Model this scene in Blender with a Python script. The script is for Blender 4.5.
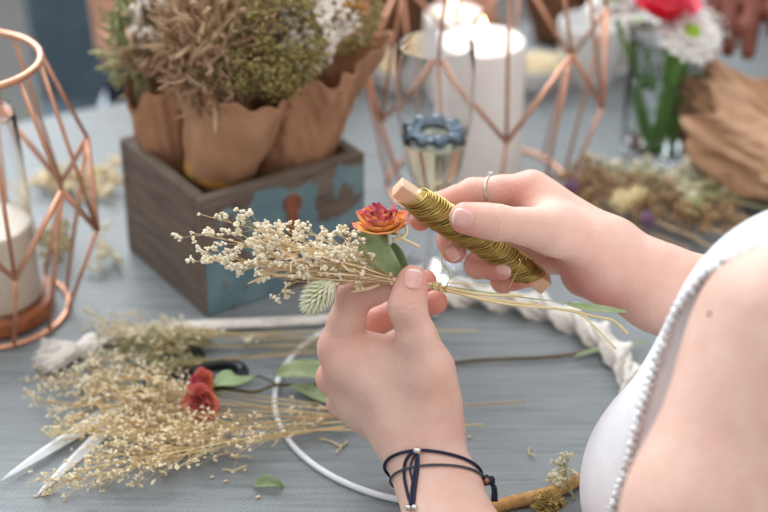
import bpy, math, random
import numpy as np
from mathutils import Vector, Matrix
for _o in list(bpy.data.objects): bpy.data.objects.remove(_o)
SC = bpy.context.scene
COL = SC.collection
PI = math.pi

# ------------------------------------------------------------------ camera
FPX = 1707.0; PITCH = math.radians(29.5); CAM = np.array([0.0, 0.0, 1.43]); TZ = 0.75
FW = np.array([0, math.cos(PITCH), -math.sin(PITCH)]); UP = np.array([0, math.sin(PITCH), math.cos(PITCH)]); RT = np.array([1.0, 0, 0])
cd = bpy.data.cameras.new('camera'); cam = bpy.data.objects.new('camera', cd); COL.objects.link(cam)
cd.sensor_width = 36.0; cd.lens = FPX*36.0/768.0
cam.location = CAM; cam.rotation_euler = (PI/2-PITCH, 0, 0)
cd.clip_start = 0.02; cd.clip_end = 60
cd.dof.use_dof = True; cd.dof.focus_distance = 1.05; cd.dof.aperture_fstop = 4.2; cd.dof.aperture_blades = 0
SC.camera = cam

# ------------------------------------------------------------------ light
w = bpy.data.worlds.new('daylight'); SC.world = w; w.use_nodes = True
nt = w.node_tree; nt.nodes.clear()
out = nt.nodes.new('ShaderNodeOutputWorld'); bg = nt.nodes.new('ShaderNodeBackground')
tc = nt.nodes.new('ShaderNodeTexCoord'); sep = nt.nodes.new('ShaderNodeSeparateXYZ')
dot = nt.nodes.new('ShaderNodeVectorMath'); dot.operation = 'DOT_PRODUCT'; dot.inputs[1].default_value = (-0.28, 0.88, 0.38)
ramp = nt.nodes.new('ShaderNodeValToRGB')
nt.links.new(tc.outputs['Generated'], dot.inputs[0]); nt.links.new(dot.outputs['Value'], ramp.inputs[0])
e = ramp.color_ramp.elements
e[0].position = 0.0; e[0].color = (0.52, 0.52, 0.54, 1); e[1].position = 0.95; e[1].color = (1.2, 1.27, 1.35, 1)
bg.inputs[1].default_value = 1.12
nt.links.new(ramp.outputs[0], bg.inputs[0]); nt.links.new(bg.outputs[0], out.inputs[0])
def area(name, loc, target, size, power, color):
    l = bpy.data.lights.new(name, 'AREA'); l.shape = 'RECTANGLE'; l.size, l.size_y = size; l.energy = power; l.color = color
    o = bpy.data.objects.new(name, l); COL.objects.link(o); o.location = loc
    o.rotation_euler = (Vector(target)-Vector(loc)).to_track_quat('-Z', 'Y').to_euler()
    return o
area('window_daylight', (-1.2, 3.6, 3.0), (0.1, 1.0, 0.8), (2.6, 1.8), 122, (0.93, 0.97, 1.0))
area('skylight_daylight', (0.3, 0.2, 3.2), (0.1, 1.0, 0.8), (1.6, 1.6), 13, (1.0, 0.97, 0.93))
SC.view_settings.view_transform = 'Standard'; SC.view_settings.look = 'None'
SC.view_settings.gamma = 1.0; SC.view_settings.use_curve_mapping = False
SC.view_settings.exposure = 0.17

# ------------------------------------------------------------------ helpers
def P(x, y, d):                       # a point seen at (x, y) of the photograph, d metres deep
    return CAM + d*FW + (x-384)/FPX*d*RT - (y-256)/FPX*d*UP
def T(x, y, z=TZ):                    # where that sight line meets the level z
    r = FW + (x-384)/FPX*RT - (y-256)/FPX*UP
    return CAM + r*((z-CAM[2])/r[2])
def norm(v): v = np.asarray(v, float); return v/(np.linalg.norm(v)+1e-12)
def empty(name, loc=(0, 0, 0), rz=0.0):
    o = bpy.data.objects.new(name, None); COL.objects.link(o); o.location = tuple(loc); o.rotation_euler = (0, 0, rz)
    o.empty_display_size = 0.02
    return o
def tag(o, label=None, cat=None, group=None, kind=None):
    if label: o['label'] = label
    if cat: o['category'] = cat
    if group: o['group'] = group
    if kind: o['kind'] = kind
    return o
def crisp(prof, closed, e=.0005):        # extra rings beside sharp corners keep the shading clean
    p = [np.array(q, float) for q in prof]; n = len(p); R = []
    for i in range(n):
        if not closed and i in (0, n-1): R.append(p[i]); continue
        a, b, c = p[i-1], p[i], p[(i+1) % n]; u, v = a-b, c-b; lu, lv = np.linalg.norm(u), np.linalg.norm(v)
        if lu < 1e-6 or lv < 1e-6 or (u@v)/(lu*lv) < -.9: R.append(b); continue
        R += [b+u/lu*min(e, lu*.3), b+(u/lu*min(e, lu*.3)+v/lv*min(e, lv*.3))*.25, b+v/lv*min(e, lv*.3)]
    return [tuple(q) for q in R]
class MB:
    def __init__(s): s.v = []; s.f = []; s.n = 0; s.t = []; s.mi = []
    def add(s, v, f, t=None, m=0):
        v = np.asarray(v, float); s.v.append(v)
        for q in f: s.f.append(tuple(int(i)+s.n for i in q)); s.mi.append(m)
        s.n += len(v)
        if t is None: t = np.zeros(len(v))
        s.t.append(np.broadcast_to(np.asarray(t, float), (len(v),)))
        return s
    def tube(s, pts, r, n=6, t=None, m=0, cap=True, flat=1.0):
        pts = np.asarray(pts, float); L = len(pts); r = np.broadcast_to(np.asarray(r, float), (L,))
        tg = np.gradient(pts, axis=0); tg /= np.linalg.norm(tg, axis=1)[:, None]+1e-12
        a = np.array([0, 0, 1.0]) if abs(tg[0][2]) < .9 else np.array([1.0, 0, 0])
        nx = norm(np.cross(a, tg[0])); V = []
        ang = np.linspace(0, 2*PI, n, endpoint=False)
        for i in range(L):
            nx = norm(nx-tg[i]*(nx@tg[i])); ny = np.cross(tg[i], nx)
            V.append(pts[i]+r[i]*(np.cos(ang)[:, None]*nx+flat*np.sin(ang)[:, None]*ny))
        V = np.concatenate(V); F = []
        for i in range(L-1):
            for j in range(n):
                k = (j+1) % n; F.append((i*n+j, i*n+k, (i+1)*n+k, (i+1)*n+j))
        if cap: F.append(tuple(range(n-1, -1, -1))); F.append(tuple((L-1)*n+j for j in range(n)))
        tt = None if t is None else np.repeat(np.broadcast_to(np.asarray(t, float), (L,)), n)
        return s.add(V, F, tt, m)
    def lathe(s, prof, n=32, loc=(0, 0, 0), t=None, m=0, closed=False, disp=None):
        prof = crisp(prof, closed)
        ang = np.linspace(0, 2*PI, n, endpoint=False); V = []
        for (r, z) in prof:
            V.append(np.stack([r*np.cos(ang), r*np.sin(ang), np.full(n, z)], 1))
        V = np.concatenate(V)
        if disp is not None: V = disp(V)
        V = V+np.asarray(loc); L = len(prof); F = []
        rng = L if closed else L-1
        for i in range(rng):
            i2 = (i+1) % L
            for j in range(n):
                k = (j+1) % n; F.append((i*n+j, i*n+k, i2*n+k, i2*n+j))
        if not closed:
            F.append(tuple(range(n-1, -1, -1))); F.append(tuple((L-1)*n+j for j in range(n)))
        return s.add(V, F, t, m)
    def ball(s, c, r, sc=(1, 1, 1), rot=None, t=0.0, m=0, n=1, jit=0.0, rnd=None):
        V, F = ICO[n]; V = V.copy()
        if jit: V = V*(1+jit*(rnd or random).random()*0+jit*(np.random.rand(len(V), 1)-.5)*2)
        V = V*r*np.asarray(sc)
        if rot is not None: V = V @ np.asarray(rot).T
        return s.add(V+np.asarray(c), F, t, m)
    def box(s, lo, hi, t=None, m=0, rot=None, loc=(0, 0, 0), bev=0.0):
        lo = np.asarray(lo, float); hi = np.asarray(hi, float)
        if bev <= 0:
            V = np.array([[(lo, hi)[i][0], (lo, hi)[j][1], (lo, hi)[k][2]] for i in (0, 1) for j in (0, 1) for k in (0, 1)])
            F = [(0, 1, 3, 2), (4, 6, 7, 5), (0, 4, 5, 1), (2, 3, 7, 6), (0, 2, 6, 4), (1, 5, 7, 3)]
        else:
            c = (lo+hi)/2; h = (hi-lo)/2; V = []; idx = {}
            for sx in (-1, 1):
                for sy in (-1, 1):
                    for sz in (-1, 1):
                        for a in range(3):
                            q = np.array([sx, sy, sz])*(h-bev); q[a] += (sx, sy, sz)[a]*bev
                            idx[(sx, sy, sz, a)] = len(V); V.append(c+q)
            V = np.array(V); F = []
            for a in range(3):
                b, d = (a+1) % 3, (a+2) % 3
                for sg in (-1, 1):
                    q = []
                    for (i, j) in ((-1, -1), (1, -1), (1, 1), (-1, 1)):
                        k = [0, 0, 0]; k[a] = sg; k[b] = i; k[d] = j; q.append(idx[(*k, a)])
                    F.append(tuple(q if sg > 0 else q[::-1]))
                for i in (-1, 1):
                    for j in (-1, 1):      # edges along axis a
                        k0 = [0]*3; k0[a] = -1; k0[b] = i; k0[d] = j; k1 = list(k0); k1[a] = 1
                        F.append((idx[(*k0, b)], idx[(*k0, d)], idx[(*k1, d)], idx[(*k1, b)]))
            for sx in (-1, 1):
                for sy in (-1, 1):
                    for sz in (-1, 1): F.append(tuple(idx[(sx, sy, sz, a)] for a in range(3)))
        if rot is not None: V = V @ np.asarray(rot).T
        return s.add(V+np.asarray(loc), F, t, m)
    def arrays(s): return np.concatenate(s.v), s.f, np.concatenate(s.t), s.mi
    def build(s, name, mat, parent=None, smooth=True, origin=None, fix=False):
        V = np.concatenate(s.v); O = None
        if parent is not None: O = np.array(parent_world(parent))
        elif origin is not None: O = np.asarray(origin, float)
        if O is not None: V = V-O
        me = bpy.data.meshes.new(name); me.from_pydata(V.tolist(), [], s.f)
        mats = mat if isinstance(mat, (list, tuple)) else [mat]
        for m_ in mats: me.materials.append(m_)
        if len(mats) > 1: me.polygons.foreach_set('material_index', s.mi)
        if smooth: me.polygons.foreach_set('use_smooth', [True]*len(me.polygons))
        a = me.attributes.new('tint', 'FLOAT', 'POINT'); a.data.foreach_set('value', np.concatenate(s.t).astype(np.float32))
        me.update()
        if fix:
            import bmesh
            bm = bmesh.new(); bm.from_mesh(me); bmesh.ops.recalc_face_normals(bm, faces=bm.faces); bm.to_mesh(me); bm.free()
        o = bpy.data.objects.new(name, me); COL.objects.link(o)
        if parent is not None: o.parent = parent
        elif origin is not None: o.location = tuple(origin)
        return o
def parent_world(p):                  # things are built in world axes: parents are unrotated
    l = np.array(p.location)
    while p.parent is not None: p = p.parent; l = l+np.array(p.location)
    return l
def _ico(n):
    import bmesh
    bm = bmesh.new(); bmesh.ops.create_icosphere(bm, subdivisions=n, radius=1.0)
    V = np.array([v.co[:] for v in bm.verts]); F = [tuple(v.index for v in f.verts) for f in bm.faces]; bm.free()
    return V, F
ICO = {n: _ico(n) for n in (1, 2, 3, 4)}
def rotz(a): c, s = math.cos(a), math.sin(a); return np.array([[c, -s, 0], [s, c, 0], [0, 0, 1]])
def frame_to(d):                      # columns: x, y, d
    d = norm(d); a = np.array([0, 0, 1.0]) if abs(d[2]) < .9 else np.array([1.0, 0, 0])
    x = norm(np.cross(a, d)); return np.stack([x, np.cross(d, x), d], 1)
def spline(pts, n):                   # Catmull-Rom through the points
    p = np.asarray(pts, float); p = np.concatenate([[2*p[0]-p[1]], p, [2*p[-1]-p[-2]]]); L = len(p)-3; R = []
    for q in np.linspace(0, L-1e-6, n):
        i = int(q); t = q-i; a, b, c, d = p[i:i+4]
        R.append(.5*((2*b)+(-a+c)*t+(2*a-5*b+4*c-d)*t*t+(-a+3*b-3*c+d)*t**3))
    return np.array(R)

# ------------------------------------------------------------------ materials
def lin(c):
    if isinstance(c, str): c = tuple(int(c[i:i+2], 16)/255 for i in (0, 2, 4))
    return tuple(((x+.055)/1.055)**2.4 if x > .04045 else x/12.92 for x in c)+(1.0,)
def mat(name, col, col2=None, rough=.6, scale=40, detail=3, bump=0.0, bscale=None, metal=0.0, sss=0.0, stretch=(1, 1, 1),
        trans=0.0, ior=1.45, emis=None, estr=0.0, tint=None, lo=.35, hi=.65, coat=0.0, spec=.5, alpha=1.0, sheen=0.0):
    m = bpy.data.materials.new(name); m.use_nodes = True; t = m.node_tree; b = t.nodes['Principled BSDF']
    b.inputs['Roughness'].default_value = rough; b.inputs['Metallic'].default_value = metal
    b.inputs['IOR'].default_value = ior; b.inputs['Transmission Weight'].default_value = trans
    b.inputs['Specular IOR Level'].default_value = spec; b.inputs['Coat Weight'].default_value = coat
    b.inputs['Sheen Weight'].default_value = sheen; b.inputs['Alpha'].default_value = alpha
    tcn = t.nodes.new('ShaderNodeTexCoord'); mp = t.nodes.new('ShaderNodeMapping'); mp.inputs['Scale'].default_value = stretch
    t.links.new(tcn.outputs['Object'], mp.inputs[0])
    nz = t.nodes.new('ShaderNodeTexNoise'); nz.inputs['Scale'].default_value = scale; nz.inputs['Detail'].default_value = detail
    t.links.new(mp.outputs[0], nz.inputs['Vector'])
    r = t.nodes.new('ShaderNodeValToRGB'); r.color_ramp.elements[0].position = lo; r.color_ramp.elements[1].position = hi
    c1 = lin(col); c2 = lin(col2) if col2 else tuple(min(1, x*.82) for x in c1[:3])+(1,)
    r.color_ramp.elements[0].color = c1; r.color_ramp.elements[1].color = c2
    t.links.new(nz.outputs['Fac'], r.inputs[0]); last = r.outputs[0]
    if tint:                          # the 'tint' attribute mixes in further pigments
        at = t.nodes.new('ShaderNodeAttribute'); at.attribute_name = 'tint'
        for (colt, p0, p1) in tint:
            mr = t.nodes.new('ShaderNodeMapRange'); mr.inputs['From Min'].default_value = p0; mr.inputs['From Max'].default_value = p1
            t.links.new(at.outputs['Fac'], mr.inputs['Value'])
            mx = t.nodes.new('ShaderNodeMix'); mx.data_type = 'RGBA'; mx.inputs[7].default_value = lin(colt)
            t.links.new(mr.outputs[0], mx.inputs[0]); t.links.new(last, mx.inputs[6]); last = mx.outputs[2]
    t.links.new(last, b.inputs['Base Color'])
    if bump:
        nb = t.nodes.new('ShaderNodeTexNoise'); nb.inputs['Scale'].default_value = bscale or scale; nb.inputs['Detail'].default_value = 4
        t.links.new(mp.outputs[0], nb.inputs['Vector'])
        bp = t.nodes.new('ShaderNodeBump'); bp.inputs['Strength'].default_value = 1.0; bp.inputs['Distance'].default_value = bump
        t.links.new(nb.outputs['Fac'], bp.inputs['Height']); t.links.new(bp.outputs[0], b.inputs['Normal'])
    if sss:
        b.inputs['Subsurface Weight'].default_value = sss; b.inputs['Subsurface Radius'].default_value = (1.0, .35, .2)
        b.inputs['Subsurface Scale'].default_value = .006
    if emis:
        b.inputs['Emission Color'].default_value = lin(emis); b.inputs['Emission Strength'].default_value = estr
    m['b'] = 1
    return m
# ------------------------------------------------------------------ smooth solid modelling for bodies
# node: ('c', a, b, ra, rb) round cone | ('e', centre, R, radii) ellipsoid | ('s', k, [nodes]) smooth union
def cone(a, b, ra, rb): return ('c', np.asarray(a, float), np.asarray(b, float), ra, rb)
def ell(c, rad, R=None): return ('e', np.asarray(c, float), np.eye(3) if R is None else np.asarray(R), np.asarray(rad, float))
def S(k, *n):
    l = []
    for q in n: l.extend(q if isinstance(q, list) else [q])
    return ('s', k, l)
def seval(nd, X, c=None, hd=0, mg=.06):
    k = nd[0]
    if k == 'c':
        _, a, b, ra, rb = nd; ba = b-a; L2 = ba@ba+1e-12
        if c is not None:
            h = min(1, max(0, (c-a)@ba/L2))
            if np.linalg.norm(c-a-ba*h)-(ra+(rb-ra)*h) > hd+mg: return None
        pa = X-a; h = np.clip(pa@ba/L2, 0, 1)
        return np.sqrt(((pa-h[:, None]*ba)**2).sum(1))-(ra+(rb-ra)*h)
    if k == 'e':
        _, ce, R, rad = nd
        if c is not None and np.linalg.norm(c-ce)-rad.max() > hd+mg: return None
        q = (X-ce)@R; k0 = np.sqrt(((q/rad)**2).sum(1)); k1 = np.sqrt(((q/rad**2)**2).sum(1))+1e-9
        return np.where(k0 < .05, -rad.min(), k0*(k0-1)/k1)
    r = None; kk = nd[1]
    for q in nd[2]:
        d = seval(q, X, c, hd, mg)
        if d is None: continue
        if r is None: r = d
        else:
            h = np.maximum(kk-np.abs(r-d), 0)/kk; r = np.minimum(r, d)-h*h*kk*.25
    return r
class Solid:
    def __init__(s, tree, extra=None): s.tree = tree; s.extra = extra
    def __call__(s, X, c=None, hd=0):
        d = seval(s.tree, X, c, hd)
        if d is None: d = np.full(len(X), .5)
        if s.extra is not None: d = s.extra(X, d)
        return d
    def grad(s, X, c=None, hd=0, e=4e-4):
        g = np.stack([s(X+np.array(u)*e, c, hd)-s(X-np.array(u)*e, c, hd) for u in ((1, 0, 0), (0, 1, 0), (0, 0, 1))], 1)
        return g/(np.linalg.norm(g, axis=1)[:, None]+1e-9)
    def project(s, X, n=8):
        X = np.array(X, float)
        for _ in range(n): X = X-s.grad(X)*s(X)[:, None]*.9
        return X
    def hit(s, px, py, far=1.6, near=.6):
        r = FW+(px-384)/FPX*RT-(py-256)/FPX*UP; L = np.linalg.norm(r); r = r/L; t = near
        for _ in range(200):
            p = CAM+r*t; d = s(p[None])[0]
            if d < 1e-4: break
            t += d*.7
            if t > far: return None
        return p
def mesh_sdf(f, lo, hi, h, region=None):
    lo = np.asarray(lo, float); nb = 16; B = nb*h
    nbk = np.ceil((np.asarray(hi)-lo)/B).astype(int)
    ix = np.stack(np.meshgrid(*[np.arange(k) for k in nbk], indexing='ij'), -1).reshape(-1, 3)
    ctr = lo+(ix+.5)*B; keep = np.ones(len(ix), bool)
    if region is not None: keep = region(ctr)
    ix = ix[keep]; ctr = ctr[keep]; hd = B*.87
    v = f(ctr); act = np.abs(v) < hd*1.5+.004; ix = ix[act]; ctr = ctr[act]
    N = (nbk*nb+2).astype(np.int64)
    g = np.arange(nb+1); G = np.stack(np.meshgrid(g, g, g, indexing='ij'), -1).reshape(-1, 3)
    E12 = []
    for a in range(3):
        b, c2 = (a+1) % 3, (a+2) % 3
        for i in (0, 1):
            for j in (0, 1):
                o0 = [0]*3; o0[b] = i; o0[c2] = j; o1 = list(o0); o1[a] = 1; E12.append((o0, o1))
    VK, VP, QK = [], [], []
    for bi, ce in zip(ix, ctr):
        base = bi*nb; X = lo+(base+G)*h
        d = f(X, ce, hd).reshape(nb+1, nb+1, nb+1); ins = d < 0
        if ins.all() or not ins.any(): continue
        s8 = sum(ins[i:nb+i, j:nb+j, k:nb+k].astype(int) for i in (0, 1) for j in (0, 1) for k in (0, 1))
        cc = np.argwhere((s8 > 0) & (s8 < 8))
        acc = np.zeros((len(cc), 3)); cnt = np.zeros(len(cc))
        for o0, o1 in E12:
            p0 = cc+o0; p1 = cc+o1; d0 = d[tuple(p0.T)]; d1 = d[tuple(p1.T)]; m = (d0 < 0) != (d1 < 0)
            t = np.where(m, d0/(d0-d1+1e-20), 0)
            acc += m[:, None]*(p0+t[:, None]*(p1-p0)); cnt += m
        V = lo+(base+acc/cnt[:, None])*h
        gcc = cc+base; VK.append((gcc[:, 0].astype(np.int64)*N[1]+gcc[:, 1])*N[2]+gcc[:, 2])
        for _ in range(2):
            fv = f(V, ce, hd); V = V-np.clip(fv, -h*.5, h*.5)[:, None]*f.grad(V, ce, hd)*.8
        VP.append(V)
        for a in range(3):
            sl0 = [slice(0, nb)]*3; sl1 = [slice(0, nb)]*3; sl1[a] = slice(1, nb+1)
            i0 = ins[tuple(sl0)]; i1 = ins[tuple(sl1)]; ed = np.argwhere(i0 != i1)
            if not len(ed): continue
            fl = i0[tuple(ed.T)]; ge = ed+base; b, c2 = (a+1) % 3, (a+2) % 3; q = []
            for (u, w2) in ((-1, -1), (0, -1), (0, 0), (-1, 0)):
                k = ge.copy(); k[:, b] += u; k[:, c2] += w2
                q.append((k[:, 0].astype(np.int64)*N[1]+k[:, 1])*N[2]+k[:, 2])
            q = np.stack(q, 1); q[~fl] = q[~fl][:, ::-1]; QK.append(q)
    if not VK: return np.zeros((0, 3)), np.zeros((0, 4), int)
    VK = np.concatenate(VK); VP = np.concatenate(VP); QK = np.concatenate(QK)
    od = np.argsort(VK); VK = VK[od]; VP = VP[od]
    p = np.clip(np.searchsorted(VK, QK), 0, len(VK)-1); ok = (VK[p] == QK).all(1)
    return VP, p[ok]
def np_mesh(name, V, Q, mats, parent=None, attrs=None, origin=None):
    O = parent_world(parent) if parent is not None else (np.zeros(3) if origin is None else np.asarray(origin))
    me = bpy.data.meshes.new(name)
    me.vertices.add(len(V)); me.vertices.foreach_set('co', (V-O).astype(np.float32).ravel())
    me.loops.add(Q.size); me.loops.foreach_set('vertex_index', Q.astype(np.int32).ravel())
    me.polygons.add(len(Q)); me.polygons.foreach_set('loop_start', np.arange(0, Q.size, 4, dtype=np.int32))
    me.polygons.foreach_set('use_smooth', np.ones(len(Q), bool))
    for m_ in (mats if isinstance(mats, list) else [mats]): me.materials.append(m_)
    for k, v in (attrs or {}).items():
        a = me.attributes.new(k, 'FLOAT', 'POINT'); a.data.foreach_set('value', v.astype(np.float32))
    me.update(calc_edges=True); me.validate()
    o = bpy.data.objects.new(name, me); COL.objects.link(o)
    if parent is not None: o.parent = parent
    elif origin is not None: o.location = tuple(origin)
    return o
# ------------------------------------------------------------------ setting and table
M = {}
def mat_table():
    m = mat('woven_cloth', '6c7a81', '7a878d', rough=.32, scale=14, detail=4, spec=.6)
    t = m.node_tree; b = t.nodes['Principled BSDF']; mp = [n for n in t.nodes if n.type == 'MAPPING'][0]
    old = b.inputs['Base Color'].links[0].from_socket
    waves = []
    for (ang, per, dist) in ((-27, .0019, 1.0), (63, .0019, 1.2)):
        m2 = t.nodes.new('ShaderNodeMapping'); m2.inputs['Rotation'].default_value = (0, 0, math.radians(ang))
        t.links.new(mp.outputs[0], m2.inputs[0])
        wv = t.nodes.new('ShaderNodeTexWave'); wv.wave_type = 'BANDS'; wv.bands_direction = 'Y'
        wv.inputs['Scale'].default_value = PI*2/(20*per)*1.0; wv.inputs['Distortion'].default_value = dist; wv.inputs['Detail'].default_value = 2; wv.inputs['Detail Scale'].default_value = .6
        t.links.new(m2.outputs[0], wv.inputs[0]); waves.append(wv)
        nz = t.nodes.new('ShaderNodeTexNoise'); nz.inputs['Scale'].default_value = 130; nz.inputs['Detail'].default_value = 2
        m3 = t.nodes.new('ShaderNodeMapping'); m3.inputs['Rotation'].default_value = (0, 0, math.radians(ang)); m3.inputs['Scale'].default_value = (.12, 1.6, 1)
        t.links.new(mp.outputs[0], m3.inputs[0]); t.links.new(m3.outputs[0], nz.inputs[0]); waves.append(nz)
    ad = t.nodes.new('ShaderNodeMath'); ad.operation = 'MULTIPLY_ADD'; ad.inputs[1].default_value = .75; t.links.new(waves[0].outputs['Fac'], ad.inputs[0])
    a2 = t.nodes.new('ShaderNodeMath'); a2.operation = 'MULTIPLY_ADD'; a2.inputs[1].default_value = .25; a2.inputs[2].default_value = 0
    t.links.new(waves[2].outputs['Fac'], a2.inputs[0]); t.links.new(a2.outputs[0], ad.inputs[2])
    n2 = t.nodes.new('ShaderNodeMath'); n2.operation = 'ADD'; t.links.new(waves[1].outputs['Fac'], n2.inputs[0]); t.links.new(waves[3].outputs['Fac'], n2.inputs[1])
    n3 = t.nodes.new('ShaderNodeMath'); n3.operation = 'MULTIPLY'; t.links.new(n2.outputs[0], n3.inputs[0]); t.links.new(ad.outputs[0], n3.inputs[1])
    r = t.nodes.new('ShaderNodeValToRGB'); r.color_ramp.elements[0].position = .1; r.color_ramp.elements[1].position = .85
    r.color_ramp.elements[0].color = lin('373f44'); r.color_ramp.elements[1].color = lin('a9b0b1')
    t.links.new(n3.outputs[0], r.inputs[0])
    mx = t.nodes.new('ShaderNodeMix'); mx.data_type = 'RGBA'; mx.inputs[0].default_value = .85
    t.links.new(old, mx.inputs[6]); t.links.new(r.outputs[0], mx.inputs[7]); t.links.new(mx.outputs[2], b.inputs['Base Color'])
    bp = t.nodes.new('ShaderNodeBump'); bp.inputs['Distance'].default_value = .0003; b.inputs['Sheen Weight'].default_value = .5; b.inputs['Sheen Roughness'].default_value = .4; t.links.new(n3.outputs[0], bp.inputs['Height'])
    t.links.new(bp.outputs[0], b.inputs['Normal'])
    return m
M['cloth'] = mat_table()
M['floor'] = mat('stone_floor', '55544f', '4b4a46', rough=.6, scale=3, bump=.001, bscale=60)
M['tablewood'] = mat('dark_table_wood', '4a3b30', '3a2d24', rough=.5, scale=8, stretch=(1, 12, 12))
fl = MB().box((-6, -3, -.1), (6, 9, 0)).build('floor', M['floor'], smooth=False); tag(fl, kind='structure')
U = np.array([.89, .455, 0]); U /= np.linalg.norm(U); VV = np.array([-U[1], U[0], 0]); RU = np.stack([U, VV, [0, 0, 1]], 1)
TO = np.array([.295-.009, .905+.018, 0]) # a point on the near edge
tb = empty('table', TO+U*.05+VV*.39); tag(tb, 'long table covered with a woven grey-blue cloth, carrying all the dried flowers', 'table')
M['wall'] = mat('pale_plaster', 'c9cac6', 'bfc0bc', rough=.9, scale=3)
tag(MB().box((-6, 8.85, 0), (6, 9, 1.0)).box((-6, 8.85, 2.9), (6, 9, 3.2)).build('wall_back', M['wall'], smooth=False), kind='structure')
tag(MB().box((-6, -3, 0), (-5.85, 8.85, 1.0)).box((-6, -3, 2.9), (-5.85, 8.85, 3.2)).build('wall_left', M['wall'], smooth=False), kind='structure')
for _i, _x in enumerate((-5.9, -3, 0, 3, 5.9)): tag(MB().box((_x-.08, 8.86, 1.0), (_x+.08, 8.98, 2.9)).build('trim_%d' % (_i+1), M['wall'], smooth=False), kind='structure')
def tpt(u, v, z=TZ): p = TO+U*u+VV*v; p[2] = z; return p
tt = MB().box((-1.25, 0, TZ-.004), (1.35, .762, TZ), bev=.0015, rot=RU, loc=TO)
tt.build('table_cover', M['cloth'], tb, smooth=False)
MB().box((-1.24, .01, TZ-.034), (1.34, .752, TZ-.004), rot=RU, loc=TO).build('tabletop', M['tablewood'], tb, smooth=False)
for a in (-1.15, 1.25):
    for b in (.08, .66):
        MB().box((a-.03, b-.03, 0), (a+.03, b+.03, TZ-.034), bev=.003, rot=RU, loc=TO).build('leg', M['tablewood'], tb, smooth=False)
# ------------------------------------------------------------------ the woman who ties the bundle
def Pr(t): return P(t[0], t[1], t[2])
def chain(pts, k=.004, mid=.94):
    L = []
    for (a, b) in zip(pts[:-1], pts[1:]):
        A, B_ = Pr(a), Pr(b); ra, rb = a[3]/100, b[3]/100; m = (A+B_)/2; rm = (ra+rb)/2*mid
        L += [cone(A, m, ra, rm), cone(m, B_, rm, rb)]
    return S(k, L)
# left hand (x, y, depth, radius in cm)
LH = dict(
 index=[(339, 347, 1.067, 1.27), (354.5, 296, 1.058, 1.08), (391, 284, 1.056, .88), (426, 281, 1.055, .68)],
 middle=[(334, 378, 1.085, 1.1), (374, 322, 1.095, .92), (408, 307, 1.09, .85), (435, 302, 1.082, .80)],
 ring=[(343, 402, 1.10, 1.0), (380, 354, 1.115, .88), (406, 337, 1.11, .8), (425, 330, 1.10, .7)],
 little=[(358, 415, 1.115, .88), (388, 378, 1.128, .78), (405, 358, 1.122, .68), (417, 351, 1.115, .6)])
LT = [(427, 368, 1.043, 1.40), (407, 307, 1.029, 1.06), (412.5, 280, 1.030, .90)]
def metac(w0, fs, r0, k=.012):
    L = []
    for (a, f) in zip(w0, fs): L.append(cone(Pr(a), Pr(f[0]), a[3]/100, f[0][3]/100))
    return S(k, L)
palmL = S(.014, metac([(424, 440, 1.052, 1.45), (417, 440, 1.058, 1.4), (413, 440, 1.066, 1.3), (409, 440, 1.072, 1.2)], [LH[k] for k in ('index', 'middle', 'ring', 'little')], 1),
   cone(P(434, 424, 1.055), P(428, 370, 1.045), .0155, .0140),
   cone(P(352, 350, 1.072), P(408, 358, 1.053), .0125, .0125), cone(P(350, 368, 1.068), P(425, 388, 1.052), .0125, .0145), cone(P(368, 400, 1.085), P(430, 405, 1.055), .0155, .0155),
   cone(P(385, 390, 1.075), P(425, 415, 1.062), .016, .016),
   cone(P(406, 438, 1.064), P(429, 490, 1.045), .0185, .0165), cone(P(430, 438, 1.062), P(451, 490, 1.045), .0175, .0168),
   cone(P(429, 490, 1.045), P(438, 525, 1.025), .0165, .0175), cone(P(451, 490, 1.045), P(462, 525, 1.025), .0168, .018), cone(P(438, 525, 1.025), P(520, 640, .955), .0175, .033), cone(P(462, 525, 1.025), P(545, 640, .95), .018, .033))
thumbL = chain(LT, .006, .93)
fingL = S(.0015, [chain(LH[k]) for k in LH])
handL = S(.0035, S(.011, palmL, thumbL), fingL)
# right hand
RH = dict(
 index=[(531, 189, 1.085, 1.12), (473, 193, 1.095, .93), (438, 206, 1.087, .82), (420.5, 220, 1.077, .70)],
 middle=[(548, 214, 1.105, 1.1), (482, 224, 1.112, .92), (451, 240, 1.095, .86), (454, 251, 1.080, .78)],
 ring=[(562, 240, 1.12, 1.05), (505, 246, 1.118, .9), (478, 265, 1.098, .84), (502, 268, 1.078, .78)],
 little=[(578, 262, 1.125, .98), (533, 259, 1.128, .82), (503, 281, 1.105, .74), (524, 277, 1.086, .72)])
RTH = [(550, 230, 1.048, 1.2), (497, 222.5, 1.040, 1.02), (465, 218, 1.042, .98)]
palmR = S(.014, metac([(612, 243, 1.072, 1.45), (612, 252, 1.08, 1.4), (610, 262, 1.088, 1.35), (608, 272, 1.092, 1.3)], [RH[k] for k in ('index', 'middle', 'ring', 'little')], 1),
   cone(P(606, 252, 1.066), P(553, 231, 1.050), .0155, .0135),
   cone(P(535, 200, 1.085), P(556, 226, 1.062), .0105, .012),
   cone(P(604, 277, 1.085), P(584, 274, 1.10), .015, .0145),
   cone(P(598, 262, 1.072), P(578, 252, 1.082), .0155, .014),
   cone(P(612, 256, 1.075), P(655, 276, 1.075), .0185, .019), cone(P(618, 275, 1.082), P(655, 298, 1.085), .0175, .0185),
   cone(P(655, 276, 1.075), P(760, 310, 1.09), .019, .029), cone(P(655, 298, 1.085), P(760, 345, 1.10), .0185, .029))
thumbR = chain(RTH, .006, .93)
fingR = S(.0015, [chain(RH[k]) for k in RH])
handR = S(.0035, S(.011, palmR, thumbR), fingR)
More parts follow.
